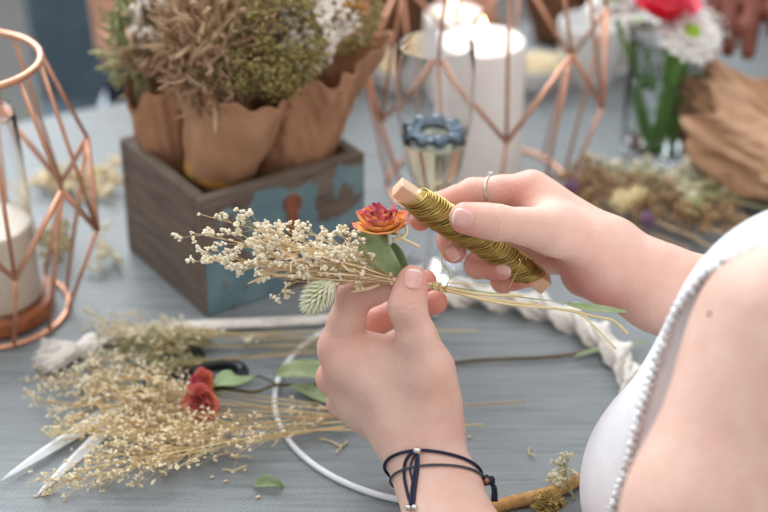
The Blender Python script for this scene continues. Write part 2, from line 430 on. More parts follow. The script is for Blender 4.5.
SLh = P(796, 330, .865); sv = np.array([.87, .5, 0]); sv /= np.linalg.norm(sv); Fv = np.array([-sv[1], sv[0], 0]); Zv = np.array([0, 0, 1.0])
SRh = SLh+.33*sv; mid = (SLh+SRh)/2
EL = P(650, 775, .86); ER = P(950, 392, 1.14)
armL = S(.02, cone(SLh, P(722, 520, .865), .050, .047), cone(P(722, 520, .865), EL, .047, .041), cone(EL, P(540, 640, .955), .041, .035))
armR = S(.02, cone(SRh, (SRh+ER)/2, .048, .045), cone((SRh+ER)/2, ER, .045, .040), cone(ER, P(760, 328, 1.095), .040, .031))
def o(s=0, f=0, z=0): return mid+sv*s+Fv*f+Zv*z
torso = S(.05, cone(o(-.12, 0, -.02), o(.12, 0, -.02), .045, .045), cone(o(-.075, .01, -.09), o(-.06, .015, -.22), .085, .085), cone(o(.075, .01, -.09), o(.06, .015, -.22), .085, .085),
   cone(o(0, .01, -.2), o(0, -.03, -.38), .105, .12), ell(o(-.138, .088, -.172), (.054, .054, .056)), ell(o(.07, .12, -.158), (.058, .058, .060)), cone(o(-.150, .02, -.03), o(-.142, .070, -.14), .044, .048), cone(o(.13, .03, -.03), o(.08, .085, -.13), .042, .055),
   cone(o(-.1, -.05, -.46), o(.1, -.05, -.46), .105, .105))
neck = S(.03, cone(o(0, .0, .0), o(0, .03, .13), .058, .050))
HC = o(0, .055, .215)
head = S(.018, ell(HC, (.074, .092, .105), np.stack([sv, Fv, Zv], 1)), cone(HC+Fv*.035-Zv*.07, HC+Fv*.055-Zv*.095, .045, .03), cone(HC+Fv*.09+Zv*.0, HC+Fv*.112-Zv*.035, .007, .011),
   ell(HC+Fv*.085-Zv*.062, (.022, .012, .008)), ell(HC+sv*.076-Zv*.01, (.012, .02, .03)), ell(HC-sv*.076-Zv*.01, (.012, .02, .03)))
legs = S(.04, *[S(.03, cone(o(s, -.03, -.5), o(s*1.2, .38, -.50), .085, .062), cone(o(s*1.2, .38, -.50), o(s*1.2, .36, -.90), .062, .04), cone(o(s*1.2, .36, -.92), o(s*1.2, .52, -.95), .035, .03)) for s in (-.1, .1)])
body = S(.012, S(.03, torso, neck, head, legs, armL, armR), handL, handR)
# flexion creases: (point on the joint axis, direction, reach, sigma, depth)
CR = []
def crease(a, b, at, dx=(0,), dep=.0004, reach=.016, sg=.0008):
    A, B_ = Pr(a), Pr(b); d = norm(B_-A)
    for q in dx: CR.append((A+(B_-A)*at+d*q, d, reach, sg, dep))
crease(LT[0], LT[1], 1.0, (-.0055, -.0025, .001, .004), .00025)
crease(RTH[0], RTH[1], 1.0, (-.0045, -.0015, .0018, .0045), .00022)
for H in (LH, RH):
    for k in H:
        crease(H[k][0], H[k][1], 1.0, (-.002, .0015), .00028, .012); crease(H[k][1], H[k][2], 1.0, (0,), .00028, .011)
def wob(X): return .0007*np.sin(X@np.array([310., 170, 260]))+.0005*np.sin(X@np.array([-190., 420, 130]))
def extra(X, d):
    w_ = wob(X)
    for (p, dr, reach, sg, dep) in CR:
        q = X-p; s = q@dr; m = (np.abs(s) < .005)
        if not m.any(): continue
        s = s[m]+w_[m]; r = np.sqrt((q[m]**2).sum(1))
        d[m] += dep*np.exp(-(s/sg)**2)*np.clip((reach-r)/.004, 0, 1)
    return d
body_f = Solid(body, extra)
FL = [(Pr(LH[k][3]), .010, .9) for k in LH]+[(Pr(RH[k][3]), .011, .9) for k in RH]+[(Pr(LT[2]), .011, .7), (Pr(RTH[2]), .011, .7)]
FL += [(Pr(LH[k][1]), .010, .45) for k in LH]+[(Pr(LH[k][0]), .012, .5) for k in LH]+[(Pr(RH[k][1]), .010, .45) for k in RH]+[(Pr(RH[k][2]), .010, .5) for k in RH]
FL += [(P(600, 290, 1.08), .016, .8), (P(575, 275, 1.08), .018, .8), (P(545, 255, 1.09), .016, .7), (P(515, 195, 1.075), .014, .5), (P(455, 195, 1.08), .014, .6), (P(380, 320, 1.085), .016, .6)]
def flush(V):
    t = np.zeros(len(V))
    for (c, s_, a) in FL: t = np.maximum(t, a*np.exp(-((V-c)**2).sum(1)/(2*s_*s_)))
    return t
def mat_skin(name, c1, c2, red, tintp=(0, 1)):
    m = mat(name, c1, c2, rough=.5, scale=60, detail=5, bump=.0004, bscale=420, sss=.18, tint=[(red, 0, 1.15)], lo=.3, hi=.75, spec=.35)
    t = m.node_tree; b = t.nodes['Principled BSDF']; old = b.inputs['Base Color'].links[0].from_socket
    tcn = [n for n in t.nodes if n.type == 'TEX_COORD'][0]
    vz = t.nodes.new('ShaderNodeTexNoise'); vz.inputs['Scale'].default_value = 330; vz.inputs['Detail'].default_value = 1
    t.links.new(tcn.outputs['Object'], vz.inputs[0])
    mr = t.nodes.new('ShaderNodeMapRange'); mr.inputs['From Min'].default_value = .68; mr.inputs['From Max'].default_value = .78; mr.inputs['To Max'].default_value = .16
    t.links.new(vz.outputs['Fac'], mr.inputs[0])
    mx = t.nodes.new('ShaderNodeMix'); mx.data_type = 'RGBA'; mx.inputs[7].default_value = lin('b98468')
    t.links.new(mr.outputs[0], mx.inputs[0]); t.links.new(old, mx.inputs[6]); t.links.new(mx.outputs[2], b.inputs['Base Color'])
    return m
M['skin'] = mat_skin('fair_skin', 'e7c4b3', 'dfb2a0', 'd07262')
M['nail'] = mat('nail_plate', 'e3b3a8', 'dca99e', rough=.25, scale=80, tint=[('f0e2d8', .86, .93)], coat=.3)
def dist_cam(X): return (X-CAM)@FW
def px_of(X): q = X-CAM; d = q@FW; return 384+FPX*(q@RT)/d, 256-FPX*(q@UP)/d
def reg_fine(X):
    x, y = px_of(X); return (x > 285) & (x < 745) & (y > 140) & (y < 545) & (dist_cam(X) > .97) & (dist_cam(X) < 1.2) & ((y < 400) | (x < 560))
def near_seg(X, a, b, r):
    ba = b-a; h = np.clip((X-a)@ba/(ba@ba), 0, 1); return np.linalg.norm(X-a-h[:, None]*ba, axis=1) < r
def reg_deep(X):
    x, y = px_of(X); return (x > 310) & (x < 640) & (y > 170) & (y < 435) & (dist_cam(X) > 1.0) & (dist_cam(X) < 1.18)
def reg_mid2(X):
    return near_seg(X, P(430, 440, 1.05), EL, .02) | near_seg(X, EL, SLh, .03) | near_seg(X, P(640, 270, 1.07), P(900, 380, 1.13), .02) | reg_deep(X) | (near_seg(X, P(384, 300, 1.07), P(560, 230, 1.08), .12) & (px_of(X)[0] < 660))
def reg_mid(X):
    return near_seg(X, P(430, 440, 1.05), EL, .09) | near_seg(X, EL, SLh, .10) | near_seg(X, P(640, 270, 1.07), ER, .09)
woman = empty('person', (float(mid[0]), float(mid[1]), 0)); 
tag(woman, 'woman in white lace top at the near right, tying dried flowers with both hands', 'person')
def stitch(f, levels):
    VS, QS, n = [], [], 0
    for (h, reg, cut, lo, hi) in levels:
        V, Q = mesh_sdf(f, lo, hi, h, reg); Q = Q[cut(V[Q].mean(1))] if not VS else Q[cut(V)[Q].any(1)]; VS.append(V); QS.append(Q+n); n += len(V)
        print('level', h, len(V))
    return np.concatenate(VS), np.concatenate(QS)
def cutA(X):
    x, y = px_of(X); return (x < 722) & (x > 295) & (y < 525) & (y > 150) & (dist_cam(X) > .98) & ((y < 385) | (x < 540))
def cutB(X): return (near_seg(X, P(430, 440, 1.05), EL, .075) | near_seg(X, EL, SLh, .085) | near_seg(X, P(640, 270, 1.07), ER, .075))
V, Q = stitch(body_f, [(.0009, reg_fine, cutA, P(384, 256, 1.1)-.22, P(384, 256, 1.1)+.24),
                       (.0022, reg_mid, lambda X: cutB(X) & ~cutA(X), (-.1, .5, .6), (.6, 1.2, 1.1)),
                       (.006, None, lambda X: ~cutA(X) & ~cutB(X), (-.2, .3, -.02), (.9, 1.6, 1.45))])
ob = np_mesh('body', V, Q, M['skin'], woman, dict(tint=flush(V)))
# nails
def nail(c_px, along_px, wmm, lmm, dpt, parent=woman):
    c = P(c_px[0], c_px[1], dpt); a = P(along_px[0], along_px[1], along_px[2] if len(along_px) > 2 else dpt); 
    hp = body_f.hit(*c_px); n = body_f.grad(hp[None])[0]
    t = norm((a-c)-n*((a-c)@n)); s = np.cross(n, t); NU, NV = 11, 12; top = []; 
    for j in range(NV):
        for i in range(NU):
            u = -1+2*i/(NU-1); v = -1+2*j/(NV-1)
            wid = math.sqrt(max(0, 1-abs(v)**5*.65)) if v > 0 else math.sqrt(max(0, 1-abs(v)**3*.75))
            top.append(hp+s*u*wid*wmm/2000+t*v*lmm/2000*(1-.10*u*u*(1 if v < 0 else .6)))
    top = np.array(top); q = top+n*.004
    for _ in range(60): q = q-n*np.clip(body_f(q)[:, None], -.002, .002)*.8
    uu = np.tile(np.linspace(-1, 1, NU), NV); vv = np.repeat(np.linspace(-1, 1, NV), NU)
    off = .0006-.0009*np.clip(np.maximum(np.abs(uu), -vv)-.8, 0, 1)*5*.2
    g = n; topv = q+g*off[:, None]; bot = q-g*.0012
    mb = MB(); F = []
    for j in range(NV-1):
        for i in range(NU-1):
            a0 = j*NU+i; F.append((a0, a0+1, a0+NU+1, a0+NU)); 
    F2 = [tuple(x+NU*NV for x in f[::-1]) for f in F]; F3 = []
    bd = list(range(NU))+[j*NU+NU-1 for j in range(1, NV)]+[(NV-1)*NU+i for i in range(NU-2, -1, -1)]+[j*NU for j in range(NV-2, 0, -1)]
    for a0, b0 in zip(bd, bd[1:]+bd[:1]): F3.append((a0, b0, b0+NU*NV, a0+NU*NV)[::-1])
    mb.add(np.concatenate([topv, bot]), F+F2+F3, np.concatenate([(vv+1)/2, (vv+1)/2]))
    return mb.build('fingernail', M['nail'], parent, fix=True)
nail((413.5, 279), (415, 262, 1.035), 11.5, 13, 1.03)
nail((462.5, 218.5), (445, 215, 1.045), 11.5, 14, 1.04)
nail((452, 254.5), (456, 266, 1.072), 8.5, 9.5, 1.075)
nail((503.5, 269), (516, 271, 1.07), 8.5, 10, 1.07)
nail((528, 275), (539, 272, 1.078), 8, 9.5, 1.08)

# white top
M['white_cloth'] = mat('white_jersey', 'f4f5f8', 'eef0f4', rough=.8, scale=60, bump=.0003, bscale=500, sheen=.2)
M['lace'] = mat('white_lace', 'f3f3f3', 'e2e4e6', rough=.85, scale=300, bump=.0006, bscale=900)
AHn = norm(-sv*.85-Fv*.6-Zv*.03); AHc = SLh-sv*.002+Fv*.006
dress_tree = S(.05, cone(o(-.138, .008, -.006), o(-.140, .038, -.08), .044, .047), cone(o(-.135, 0.0, -.014), o(.135, 0.0, -.014), .046, .046), *torso[2][1:4], ell(o(-.140, .092, -.174), (.057, .058, .060)), ell(o(.07, .125, -.160), (.060, .062, .066)), *torso[2][6:8], torso[2][8])
def dress_x(X, d):
    d = d-.007
    a1 = (X-AHc)@AHn-.0                       # left arm opening
    a2 = (X-(SRh-sv*.004))@norm(sv*.9-Fv*.42)
    nk = seval(cone(o(0, .05, .03), o(0, .12, .03), .085, .10), X)
    d = np.maximum(d, np.minimum(a1, .03)); d = np.maximum(d, a2); d = np.maximum(d, -nk)
    return np.maximum(d, -((X[:, 2])-(mid[2]-.52)))
dress_f = Solid(dress_tree, dress_x)
V, Q = mesh_sdf(dress_f, (-.1, .4, .3), (.85, 1.35, 1.2), .0035)
top = np_mesh('white_top', V, Q, M['white_cloth'], woman)
# scalloped lace along the left arm opening
base_f = Solid(dress_tree, lambda X, d: d-.0075)
e1 = norm(np.cross(AHn, Zv)); e2 = np.cross(AHn, e1); LP = []
for a in np.linspace(0, 2*PI, 260, endpoint=False):
    dr = e1*math.cos(a)+e2*math.sin(a); c0 = AHc-Zv*.05
    c0 = c0-AHn*((c0-AHc)@AHn)
    t0, t1 = 0.0, .30
    for _ in range(30):
        tm = (t0+t1)/2
        if base_f((c0+dr*tm)[None])[0] < 0: t0 = tm
        else: t1 = tm
    LP.append(c0+dr*t0)
LP = np.array(LP); mb = MB(); rn = np.random.RandomState(4)
seg = np.linalg.norm(np.diff(np.concatenate([LP, LP[:1]]), axis=0), axis=1); cum = np.concatenate([[0], np.cumsum(seg)]); tot = cum[-1]
nsc = int(tot/.0055); LQ = np.concatenate([LP, LP[:1]])
for i in range(nsc*2):
    s_ = tot*(i+.5)/(nsc*2); k = min(len(seg)-1, np.searchsorted(cum, s_)-1); p = LQ[k]+(LQ[k+1]-LQ[k])*(s_-cum[k])/seg[k]
    n_ = base_f.grad(p[None])[0]
    mb.ball(p+AHn*(.0015 if i % 2 else -.001), .0030 if i % 2 else .0021, (1, 1, .7), n=2, jit=.45)
mb.tube(np.concatenate([LP, LP[:2]])-AHn*.004, .0022, 8, cap=False)
mb.tube(np.concatenate([LP, LP[:2]])-AHn*.009, .0014, 8, cap=False)
mb.build('lace_trim', M['lace'], top)
# hair, gathered at the back
M['hair'] = mat('brown_hair', '4b3424', '6a4a33', rough=.5, scale=30, stretch=(12, 12, 1.5), bump=.0015, bscale=40)
hair_f = Solid(S(.02, ell(HC-Fv*.012+Zv*.014, (.086, .098, .112), np.stack([sv, Fv, Zv], 1)), ell(HC-Fv*.13+Zv*.02, (.045, .04, .045))),
   lambda X, d: np.maximum(d, -seval(ell(HC+Fv*.075-Zv*.055, (.075, .075, .11), np.stack([sv, Fv, Zv], 1)), X)))
V, Q = mesh_sdf(hair_f, HC-.3, HC+.3, .005); np_mesh('hair', V, Q, M['hair'], woman)
# ------------------------------------------------------------------ plant builders
RND = random.Random(7); np.random.seed(7)
def rv(s=1.0): return np.array([RND.gauss(0, 1), RND.gauss(0, 1), RND.gauss(0, 1)])*s
M['gyp'] = mat('dried_gypsophila', 'faf3e2', 'f3e8cb', rough=.9, scale=120, tint=[('e6cf9f', .0, 1)])
M['gypstem'] = mat('dried_straw_stem', 'e9d8a8', 'd9c18b', rough=.75, scale=60, tint=[('b98a5c', 0, 1)])
M['goldgyp'] = mat('golden_dried_flowers', 'fbedcc', 'f2dcb0', rough=.9, scale=120, tint=[('f0e4c4', 0, 1)])
M['palegyp'] = mat('pale_dried_flowers', 'e8e2c6', 'd3caa4', rough=.9, scale=120, tint=[('f3efdc', 0, 1)])
M['olive'] = mat('olive_dried_plant', 'a39e72', '858158', rough=.9, scale=90, tint=[('b3a878', 0, 1)])
M['straw'] = mat('pale_straw', 'e6d6ac', 'd6c08c', rough=.7, scale=50, stretch=(1, 1, 1))
M['husk'] = mat('tan_husk', 'efd9b4', 'e2c597', rough=.85, scale=90)
M['leaf'] = mat('green_dried_leaf', 'a3b585', '86996b', rough=.65, scale=110, bump=.0004, bscale=260, tint=[('66805a', 0, 1)], sss=.0)
M['leaf_pale'] = mat('pale_green_leaf', 'a8b68e', '93a373', rough=.65, scale=90, bump=.0004, bscale=260, tint=[('5d7347', 0, 1)])
M['rose'] = mat('dried_rose_petal', 'f2bd6c', 'eda95c', rough=.7, scale=180, bump=.0003, bscale=500, tint=[('e68a50', .35, .8), ('c04a66', .68, .95)])
M['rosestem'] = mat('brown_rose_stem', '6e5a35', '57492c', rough=.7, scale=80)
M['grass_head'] = mat('canary_grass', 'e6e7c6', 'd5d9ae', rough=.8, scale=120, tint=[('f1f0d8', 0, 1)])
def floret(mb, c, r, t=0.0, n=4):
    for _ in range(n):
        mb.ball(c+rv(r*.45), r*RND.uniform(.5, .8), (1, RND.uniform(.7, 1), RND.uniform(.7, 1)), t=min(1, max(0, t+RND.uniform(-.2, .2))), n=1, jit=.18)
def sprig(ms, mf, path, rad, nbr, spread, fr, start=.45, flat=None, ft=.2, npf=4, cl=2, blen=(.012, .035)):
    c = spline(path, 24); L = len(c)
    ms.tube(c, np.linspace(rad, rad*.45, L), 5, t=RND.random()*.6)
    tg = np.gradient(c, axis=0); ends = [c[-1]]
    for _ in range(nbr):
        q = RND.uniform(start, .98); i = int(q*(L-1)); d = norm(tg[i]); v = rv(); v = norm(v-d*(v@d))
        if flat is not None: v = norm(v-flat*(v@flat)*.55)
        bl = RND.uniform(*blen)*(1.25-.6*q); s = spread*RND.uniform(.4, 1)
        e_ = c[i]+norm(d+v*s)*bl+rv(.0012); m = (c[i]+e_)/2+v*bl*.08*RND.uniform(-1, 1)+d*bl*.05
        ms.tube(spline([c[i], m, e_], 5), [rad*.5, rad*.45, rad*.4, rad*.36, rad*.3], 4, t=RND.random()*.6)
        ends.append(e_)
        for _k in range(cl):
            e2 = e_+norm(d+rv(.6))*bl*RND.uniform(.15, .4); b0 = m+(e_-m)*RND.random()
            ms.tube([b0, (b0+e2)/2+rv(.0006), e2], rad*.3, 4, t=RND.random()*.6); ends.append(e2)
    for e_ in ends:
        if fr > 0: floret(mf, e_, fr*RND.uniform(.7, 1.25), ft+RND.uniform(-.1, .25), npf)
def leafmesh(mb, path, width, nrm, th=.0004, fold=.25, wav=.06, t0=0.0, tip=1.0, nu=7):
    c = spline(path, 18); L = len(c); tg = np.gradient(c, axis=0); V = []; tt = []
    nrm = np.asarray(nrm, float)
    ph = RND.random()*6
    for i in range(L):
        v = i/(L-1); w_ = width*(math.sin(PI*min(1, v**.8*.97+.03))**.75)+.0003; d = norm(tg[i]); n = norm(nrm-d*(nrm@d)); s = np.cross(n, d)
        for j in range(nu):
            u = -1+2*j/(nu-1)
            V.append(c[i]+s*u*w_+n*(abs(u)*w_*fold+wav*width*math.sin(v*9+ph+u*2)*abs(u))); tt.append(t0*(1-abs(u)*.6))
    V = np.array(V); N = len(V); F = []
    nn = np.tile(norm(nrm)*th, (N, 1))
    for i in range(L-1):
        for j in range(nu-1):
            a = i*nu+j; F.append((a, a+1, a+nu+1, a+nu)); F.append((a+N, a+nu+N, a+nu+1+N, a+1+N))
    bd = list(range(nu))+[i*nu+nu-1 for i in range(1, L)]+[(L-1)*nu+j for j in range(nu-2, -1, -1)]+[i*nu for i in range(L-2, 0, -1)]
    for a, b in zip(bd, bd[1:]+bd[:1]): F.append((b, a, a+N, b+N))
    mb.add(np.concatenate([V, V-nn]), F, np.array(tt+tt))
def rose_bloom(mb, c, axis, R, rings=((3, .30, .0), (4, .55, .0), (5, .80, .1), (5, .98, .25), (5, 1.08, .55)), seed=3, crump=.15):
    rn = random.Random(seed); Fm = frame_to(axis); c = np.asarray(c, float)
    for ri, (n, rr, opn) in enumerate(rings):
        for k in range(n):
            a0 = 2*PI*(k+rn.random()*.4)/n+ri*.7; nu, nv = 11, 10; V = []; tt = []; asp = 1.35*2*PI/n*.5
            ph = rn.random()*9; hgt = R*rn.uniform(1.25, 1.5)*(1.0-.06*ri); curl = rn.uniform(.25, .6)
            for j in range(nv):
                v = j/(nv-1)
                for i in range(nu):
                    u = -1+2*i/(nu-1)
                    wv = math.sin(min(1, v*1.5+.2)*PI*.5)*1.12
                    ang = a0+u*asp*wv
                    r = R*rr*(math.sin(min(1, v*1.1)*PI/2)**.8)*(1+.25*opn*v)+R*curl*opn*max(0, v-.65)**1.3*1.6
                    z = hgt*(v**(1+.3*opn))*(1-.07*abs(u)**3)-R*.75*opn*max(0, v-.6)*2.2
                    cr = R*crump*v*v*(math.sin(u*2.6+ph+v*3)+.4*math.sin(u*6.5-ph*2+v*5)+.12*math.sin(u*13+ph*3))
                    V.append((math.cos(ang)*(r+cr), math.sin(ang)*(r+cr), z-R*.45+cr*.7))
                    tt.append(min(1, max(0, (.05+v**1.6*.80+.22*(abs(u)**3)*v+.12*math.sin(ph+u*5+v*4)-(.15 if ri > 2 else 0)+(.10 if ri < 1 else 0)))))
            V = np.array(V)@Fm.T+c; N = len(V); F = []; th = norm(Fm[:, 2])*.0003
            out_ = V-(c-Fm[:, 2]*R*.2); out_ /= np.linalg.norm(out_, axis=1)[:, None]
            for j in range(nv-1):
                for i in range(nu-1):
                    a = j*nu+i; F.append((a, a+1, a+nu+1, a+nu)); F.append((a+N, a+nu+N, a+nu+1+N, a+1+N))
            bd = list(range(nu))+[j*nu+nu-1 for j in range(1, nv)]+[(nv-1)*nu+i for i in range(nu-2, -1, -1)]+[j*nu for j in range(nv-2, 0, -1)]
            for a, b in zip(bd, bd[1:]+bd[:1]): F.append((b, a, a+N, b+N))
            mb.add(np.concatenate([V, V-out_*.0005]), F, np.array(tt+tt))
def sepals(mb, c, axis, R, n=5):
    Fm = frame_to(axis)
    for k in range(n):
        a = 2*PI*k/n+.3; d = Fm[:, 0]*math.cos(a)+Fm[:, 1]*math.sin(a); b = np.asarray(c)-Fm[:, 2]*R*.42
        leafmesh(mb, [b, b+d*R*.5-Fm[:, 2]*R*.05, b+d*R*1.05-Fm[:, 2]*R*.25], R*.16, Fm[:, 2], t0=.5, nu=5)
    mb.ball(np.asarray(c)-Fm[:, 2]*R*.5, R*.3, n=2)
def grass_head(mb, c, axis, L, W, n=110):
    Fm = frame_to(axis); c = np.asarray(c, float)
    for k in range(n):
        v = (k+.5)/n; a = k*2.399; prof = math.sin(PI*min(1, .12+v*.86))**.7
        p = c+Fm[:, 2]*L*(v-.5); d = Fm[:, 0]*math.cos(a)+Fm[:, 1]*math.sin(a)
        b0 = p+d*W*prof*.45; tipp = p+d*W*prof*1.08+Fm[:, 2]*L*.17
        R_ = frame_to(tipp-b0); tipp = tipp+norm(tipp-b0)*W*.35; mb.tube([b0, b0*.6+tipp*.4, tipp], [W*.16, W*.17, W*.02], 4, t=RND.random())
    mb.ball(c, 1, (W*.6, W*.6, L*.46), Fm, n=2)

# ------------------------------------------------------------------ the bundle in her left hand
PD = 1.0445
bun = empty('dried_flower_bundle', P(412, 283, PD)); tag(bun, 'small dried bundle with orange rose and cream sprays pinched in the left hand', 'flower bundle')
def pp(l, d=PD): return [P(q[0], q[1], q[2] if len(q) > 2 else d) for q in l]
# cream sprays
tips = [(199, 214, 1.03), (192, 233, 1.03), (202, 252, 1.035), (203, 260, 1.045), (246, 262, 1.03), (262, 232, 1.05), (295, 226, 1.04), (278, 246, 1.03), (338, 232, 1.04), (310, 262, 1.03), (268, 276, 1.05), (345, 250, 1.03), (322, 240, 1.06), (230, 240, 1.04)]
for k, tp in enumerate(tips):
    ms, mf = MB(), MB(); e_ = np.array(tp[:2]); r0 = np.array([414, 284.]); m1 = r0+(e_-r0)*.35+np.array([0, RND.uniform(-4, 5)-(6 if tp[1] < 240 else 0)]); m2 = r0+(e_-r0)*.7+np.array([0, RND.uniform(-5, 5)])
    far = tp[0] < 235
    sprig(ms, mf, pp([(418, 285, PD), (r0[0]-8, r0[1]-2, PD), (m1[0], m1[1], (PD+tp[2])/2), (m2[0], m2[1], tp[2]), tp]), .00045, 14 if far else 14, .55 if far else .75, .00165 if far else .00155, start=.62 if far else .5, flat=FW, blen=(.008, .022), ft=.05, cl=2, npf=4)
    s_ = ms.build('spray', M['gypstem'], bun); mf.build('floret_cluster', M['gyp'], s_)
# tan husks
mb = MB()
for k in range(46):
    t_ = RND.random()**.7; x = 404-t_*130; y = 281-t_*20+RND.gauss(0, 9*(.35+t_)); c0 = P(x, y, PD-.006+RND.gauss(0, .006))
    d = norm(P(x-20, y+RND.uniform(-12, 10), PD)-P(x, y, PD)+rv(.004)); L_ = RND.uniform(.008, .018)
    leafmesh(mb, [c0, c0+d*L_*.5+rv(.0012), c0+d*L_+rv(.002)], RND.uniform(.0004, .0009), -FW+rv(.3), fold=.5, nu=5)
for k in range(36):
    x = RND.uniform(250, 340); y = 283-(404-x)*RND.uniform(.05, .36); mb.tube(spline(pp([(405, 283, PD+RND.uniform(-.003, .003)), (405-(405-x)*.5, 283+(y-283)*.5+RND.uniform(-5, 5), PD-.006+RND.gauss(0, .005)), (x, y, PD-.01+RND.gauss(0, .008))]), 8), RND.uniform(.0003, .0006), 4)
for k in range(12):                    # curled strips by the finger tips
    x0 = RND.uniform(376, 404); y0 = RND.uniform(268, 290); a = RND.uniform(2.2, 4.2); q = []
    for i in range(6): q.append(P(x0, y0, 1.040-.003*RND.random())); a += RND.uniform(-.6, .6); x0 += 5*math.cos(a); y0 += 5*math.sin(a)*.8
    leafmesh(mb, q, .0009, -FW, fold=.3, nu=5)
mb.build('husk', M['husk'], bun)
# white bracts hanging from the rose
mb = MB(); mb.tube(spline(pp([(388, 243), (391, 225), (392, 228), (402, 238), (412, 243), (420, 247)], 1.032), 16), [.0006]*10+[.0009]*6, 5)
mb.tube(spline(pp([(405, 222), (407, 232), (402, 238), (392, 240)], 1.033), 10), .0011, 5)
mb.build('dry_bract', M['straw'], bun)
# rose with its leaf
ax = norm(UP*.90-FW*.44-RT*.06)
rc = P(381, 225, 1.036)
mb = MB(); rose_bloom(mb, rc, ax, .0122, seed=5); rs = mb.build('rose_bloom', M['rose'], bun)
mb = MB(); sepals(mb, rc, ax, .0122); mb.build('sepals', M['leaf'], rs)
MB().tube(spline([rc-ax*.006, P(391, 252, 1.04), P(402, 272, PD), P(414, 285, PD)], 12), .0011, 8).build('rose_stem', M['rosestem'], bun)
mb = MB(); leafmesh(mb, pp([(361, 232, 1.036), (372, 246, 1.034), (386, 262, 1.035), (403, 278, 1.04)]), .0085, -FW+UP*.1-RT*.15, fold=.12, wav=.12, t0=.35); mb.build('leaf', M['leaf'], bun)
mb = MB(); leafmesh(mb, pp([(392, 243, 1.045), (398, 256, 1.043), (404, 268, 1.043), (409, 280, 1.045)]), .0042, -FW-RT*.4, fold=.3, t0=.9); mb.build('leaf', M['leaf'], bun)
# canary grass head
hc = P(321, 293, 1.034); hax = norm(P(312, 303, 1.034)-P(331, 283, 1.034))
mb = MB(); grass_head(mb, hc, hax, .0215, .0078); gh = mb.build('grass_head', M['grass_head'], bun)
MB().tube(spline(pp([(334, 281, 1.036), (352, 274, 1.037), (378, 270, 1.04), (410, 283, PD)]), 12), .0006, 6).build('grass_stem', M['leaf_pale'], bun)
# stems running out to the right
for (q, r, mt) in (([(405, 281), (432, 285), (480, 294), (523, 296)], .0012, 'straw'), ([(405, 283), (440, 289), (500, 303), (560, 309), (598, 317), (614, 321), (628, 334)], .0010, 'straw'),
                   ([(408, 285), (450, 291), (510, 305), (572, 311), (596, 328), (616, 349)], .0007, 'straw'), ([(408, 284), (450, 287), (520, 297), (572, 303)], .0004, 'leaf_pale'),
                   ([(410, 283), (450, 283), (489, 285)], .0004, 'gypstem'), ([(405, 284), (440, 290), (490, 299), (540, 305)], .0008, 'gypstem')):
    MB().tube(spline(pp(q), 26), np.linspace(r, r*.8, 26), 6).build('stem', M[mt], bun)
mb = MB(); leafmesh(mb, pp([(567, 304), (590, 308), (610, 310), (628, 312)]), .0020, -FW+UP*.4, fold=.5, t0=.1); mb.build('leaf_blade', M['leaf_pale'], bun)

# ------------------------------------------------------------------ wire bobbin in her right hand
M['brass'] = mat('gold_wire', 'bfa463', 'a98f4e', rough=.3, scale=200, metal=.85, tint=[('a08a4c', 0, 1)])
M['beech'] = mat('beech_wood', 'e4c3a4', 'd6b08e', rough=.6, scale=40, stretch=(1, 1, 1))
B0 = P(397, 187, 1.047); B1 = P(546, 285, 1.090); bd_ = norm(B1-B0); BL = np.linalg.norm(B1-B0)
bob = empty('wire_bobbin', B0); tag(bob, 'wooden stick wound with gold wire held in the right hand', 'wire bobbin')
n1 = norm(np.cross(bd_, FW)); n2 = np.cross(bd_, n1); ca, sa = math.cos(.5), math.sin(.5)
RB = np.stack([bd_, n1*ca+n2*sa, n2*ca-n1*sa], 1)
MB().box((0, -.0052, -.0052), (BL, .0052, .0052), bev=.0006, rot=RB, loc=B0).build('wooden_stick', M['beech'], bob, smooth=False)
def wr(v):   # wound radius along the stick
    return float(np.interp(v, [.10, .13, .22, .38, .55, .72, .84, .90], [.0068, .0085, .0098, .0093, .0076, .0086, .0088, .0068]))
pr = [(wr(v), v*BL) for v in np.linspace(.10, .90, 40)]
FB = np.stack([RB[:, 1], RB[:, 2], RB[:, 0]], 1)
mb = MB(); mb.lathe([(r-.0007, z) for r, z in pr], 24); V_ = mb.v[0]@FB.T+B0; mb.v[0] = V_; mb.build('wire_core', M['brass'], bob, fix=True)
for lay, (tl, ph, nt_) in enumerate(((.62, 0, 50), (.50, 2, 44), (.95, 2, 16))):
    q = []; n_ = nt_*20; v = []
    for i in range(n_):
        f = i/(n_-1); a = 2*PI*nt_*f+ph; vv_ = .105+.79*f; r = wr(vv_)+lay*.00022-.0001; x = vv_*BL+tl*r*math.cos(a)
        v2 = min(.9, max(.1, x/BL)); r = wr(v2)+lay*.00022
        q.append(B0+FB@np.array([r*math.cos(a), r*math.sin(a), x]))
    MB().tube(q, .00052, 6, t=(0, .9, .4)[lay]).build('wire_winding', M['brass'], bob)
wire = MB().tube(spline(pp([(456, 232, 1.050), (451, 240, 1.062), (442, 256, 1.058), (442, 264, 1.052), (448, 270, 1.048), (450, 276, 1.044), (448, 283, 1.042), (444, 288, 1.043), (438, 285, 1.046), (430, 283, 1.045)]), 40), .00042, 6)
wire.build('loose_wire', M['brass'], bob)
MB().tube(spline(pp([(519, 257, 1.068), (520, 265, 1.062), (513, 280, 1.06), (507, 292, 1.058)]), 16), .0003, 5).build('loose_wire', M['brass'], bob)
mb = MB()
for k in range(4):
    q = []; x0 = 427+k*6.5
    for i in range(13):
        a = 2*PI*i/12; q.append(P(x0+1.5*math.sin(a), 285+k*1.3-3.6*math.cos(a), PD+.0030*math.sin(a)))
    mb.tube(q, .0004, 5)
mb.build('wire_wrap', M['brass'], bun)

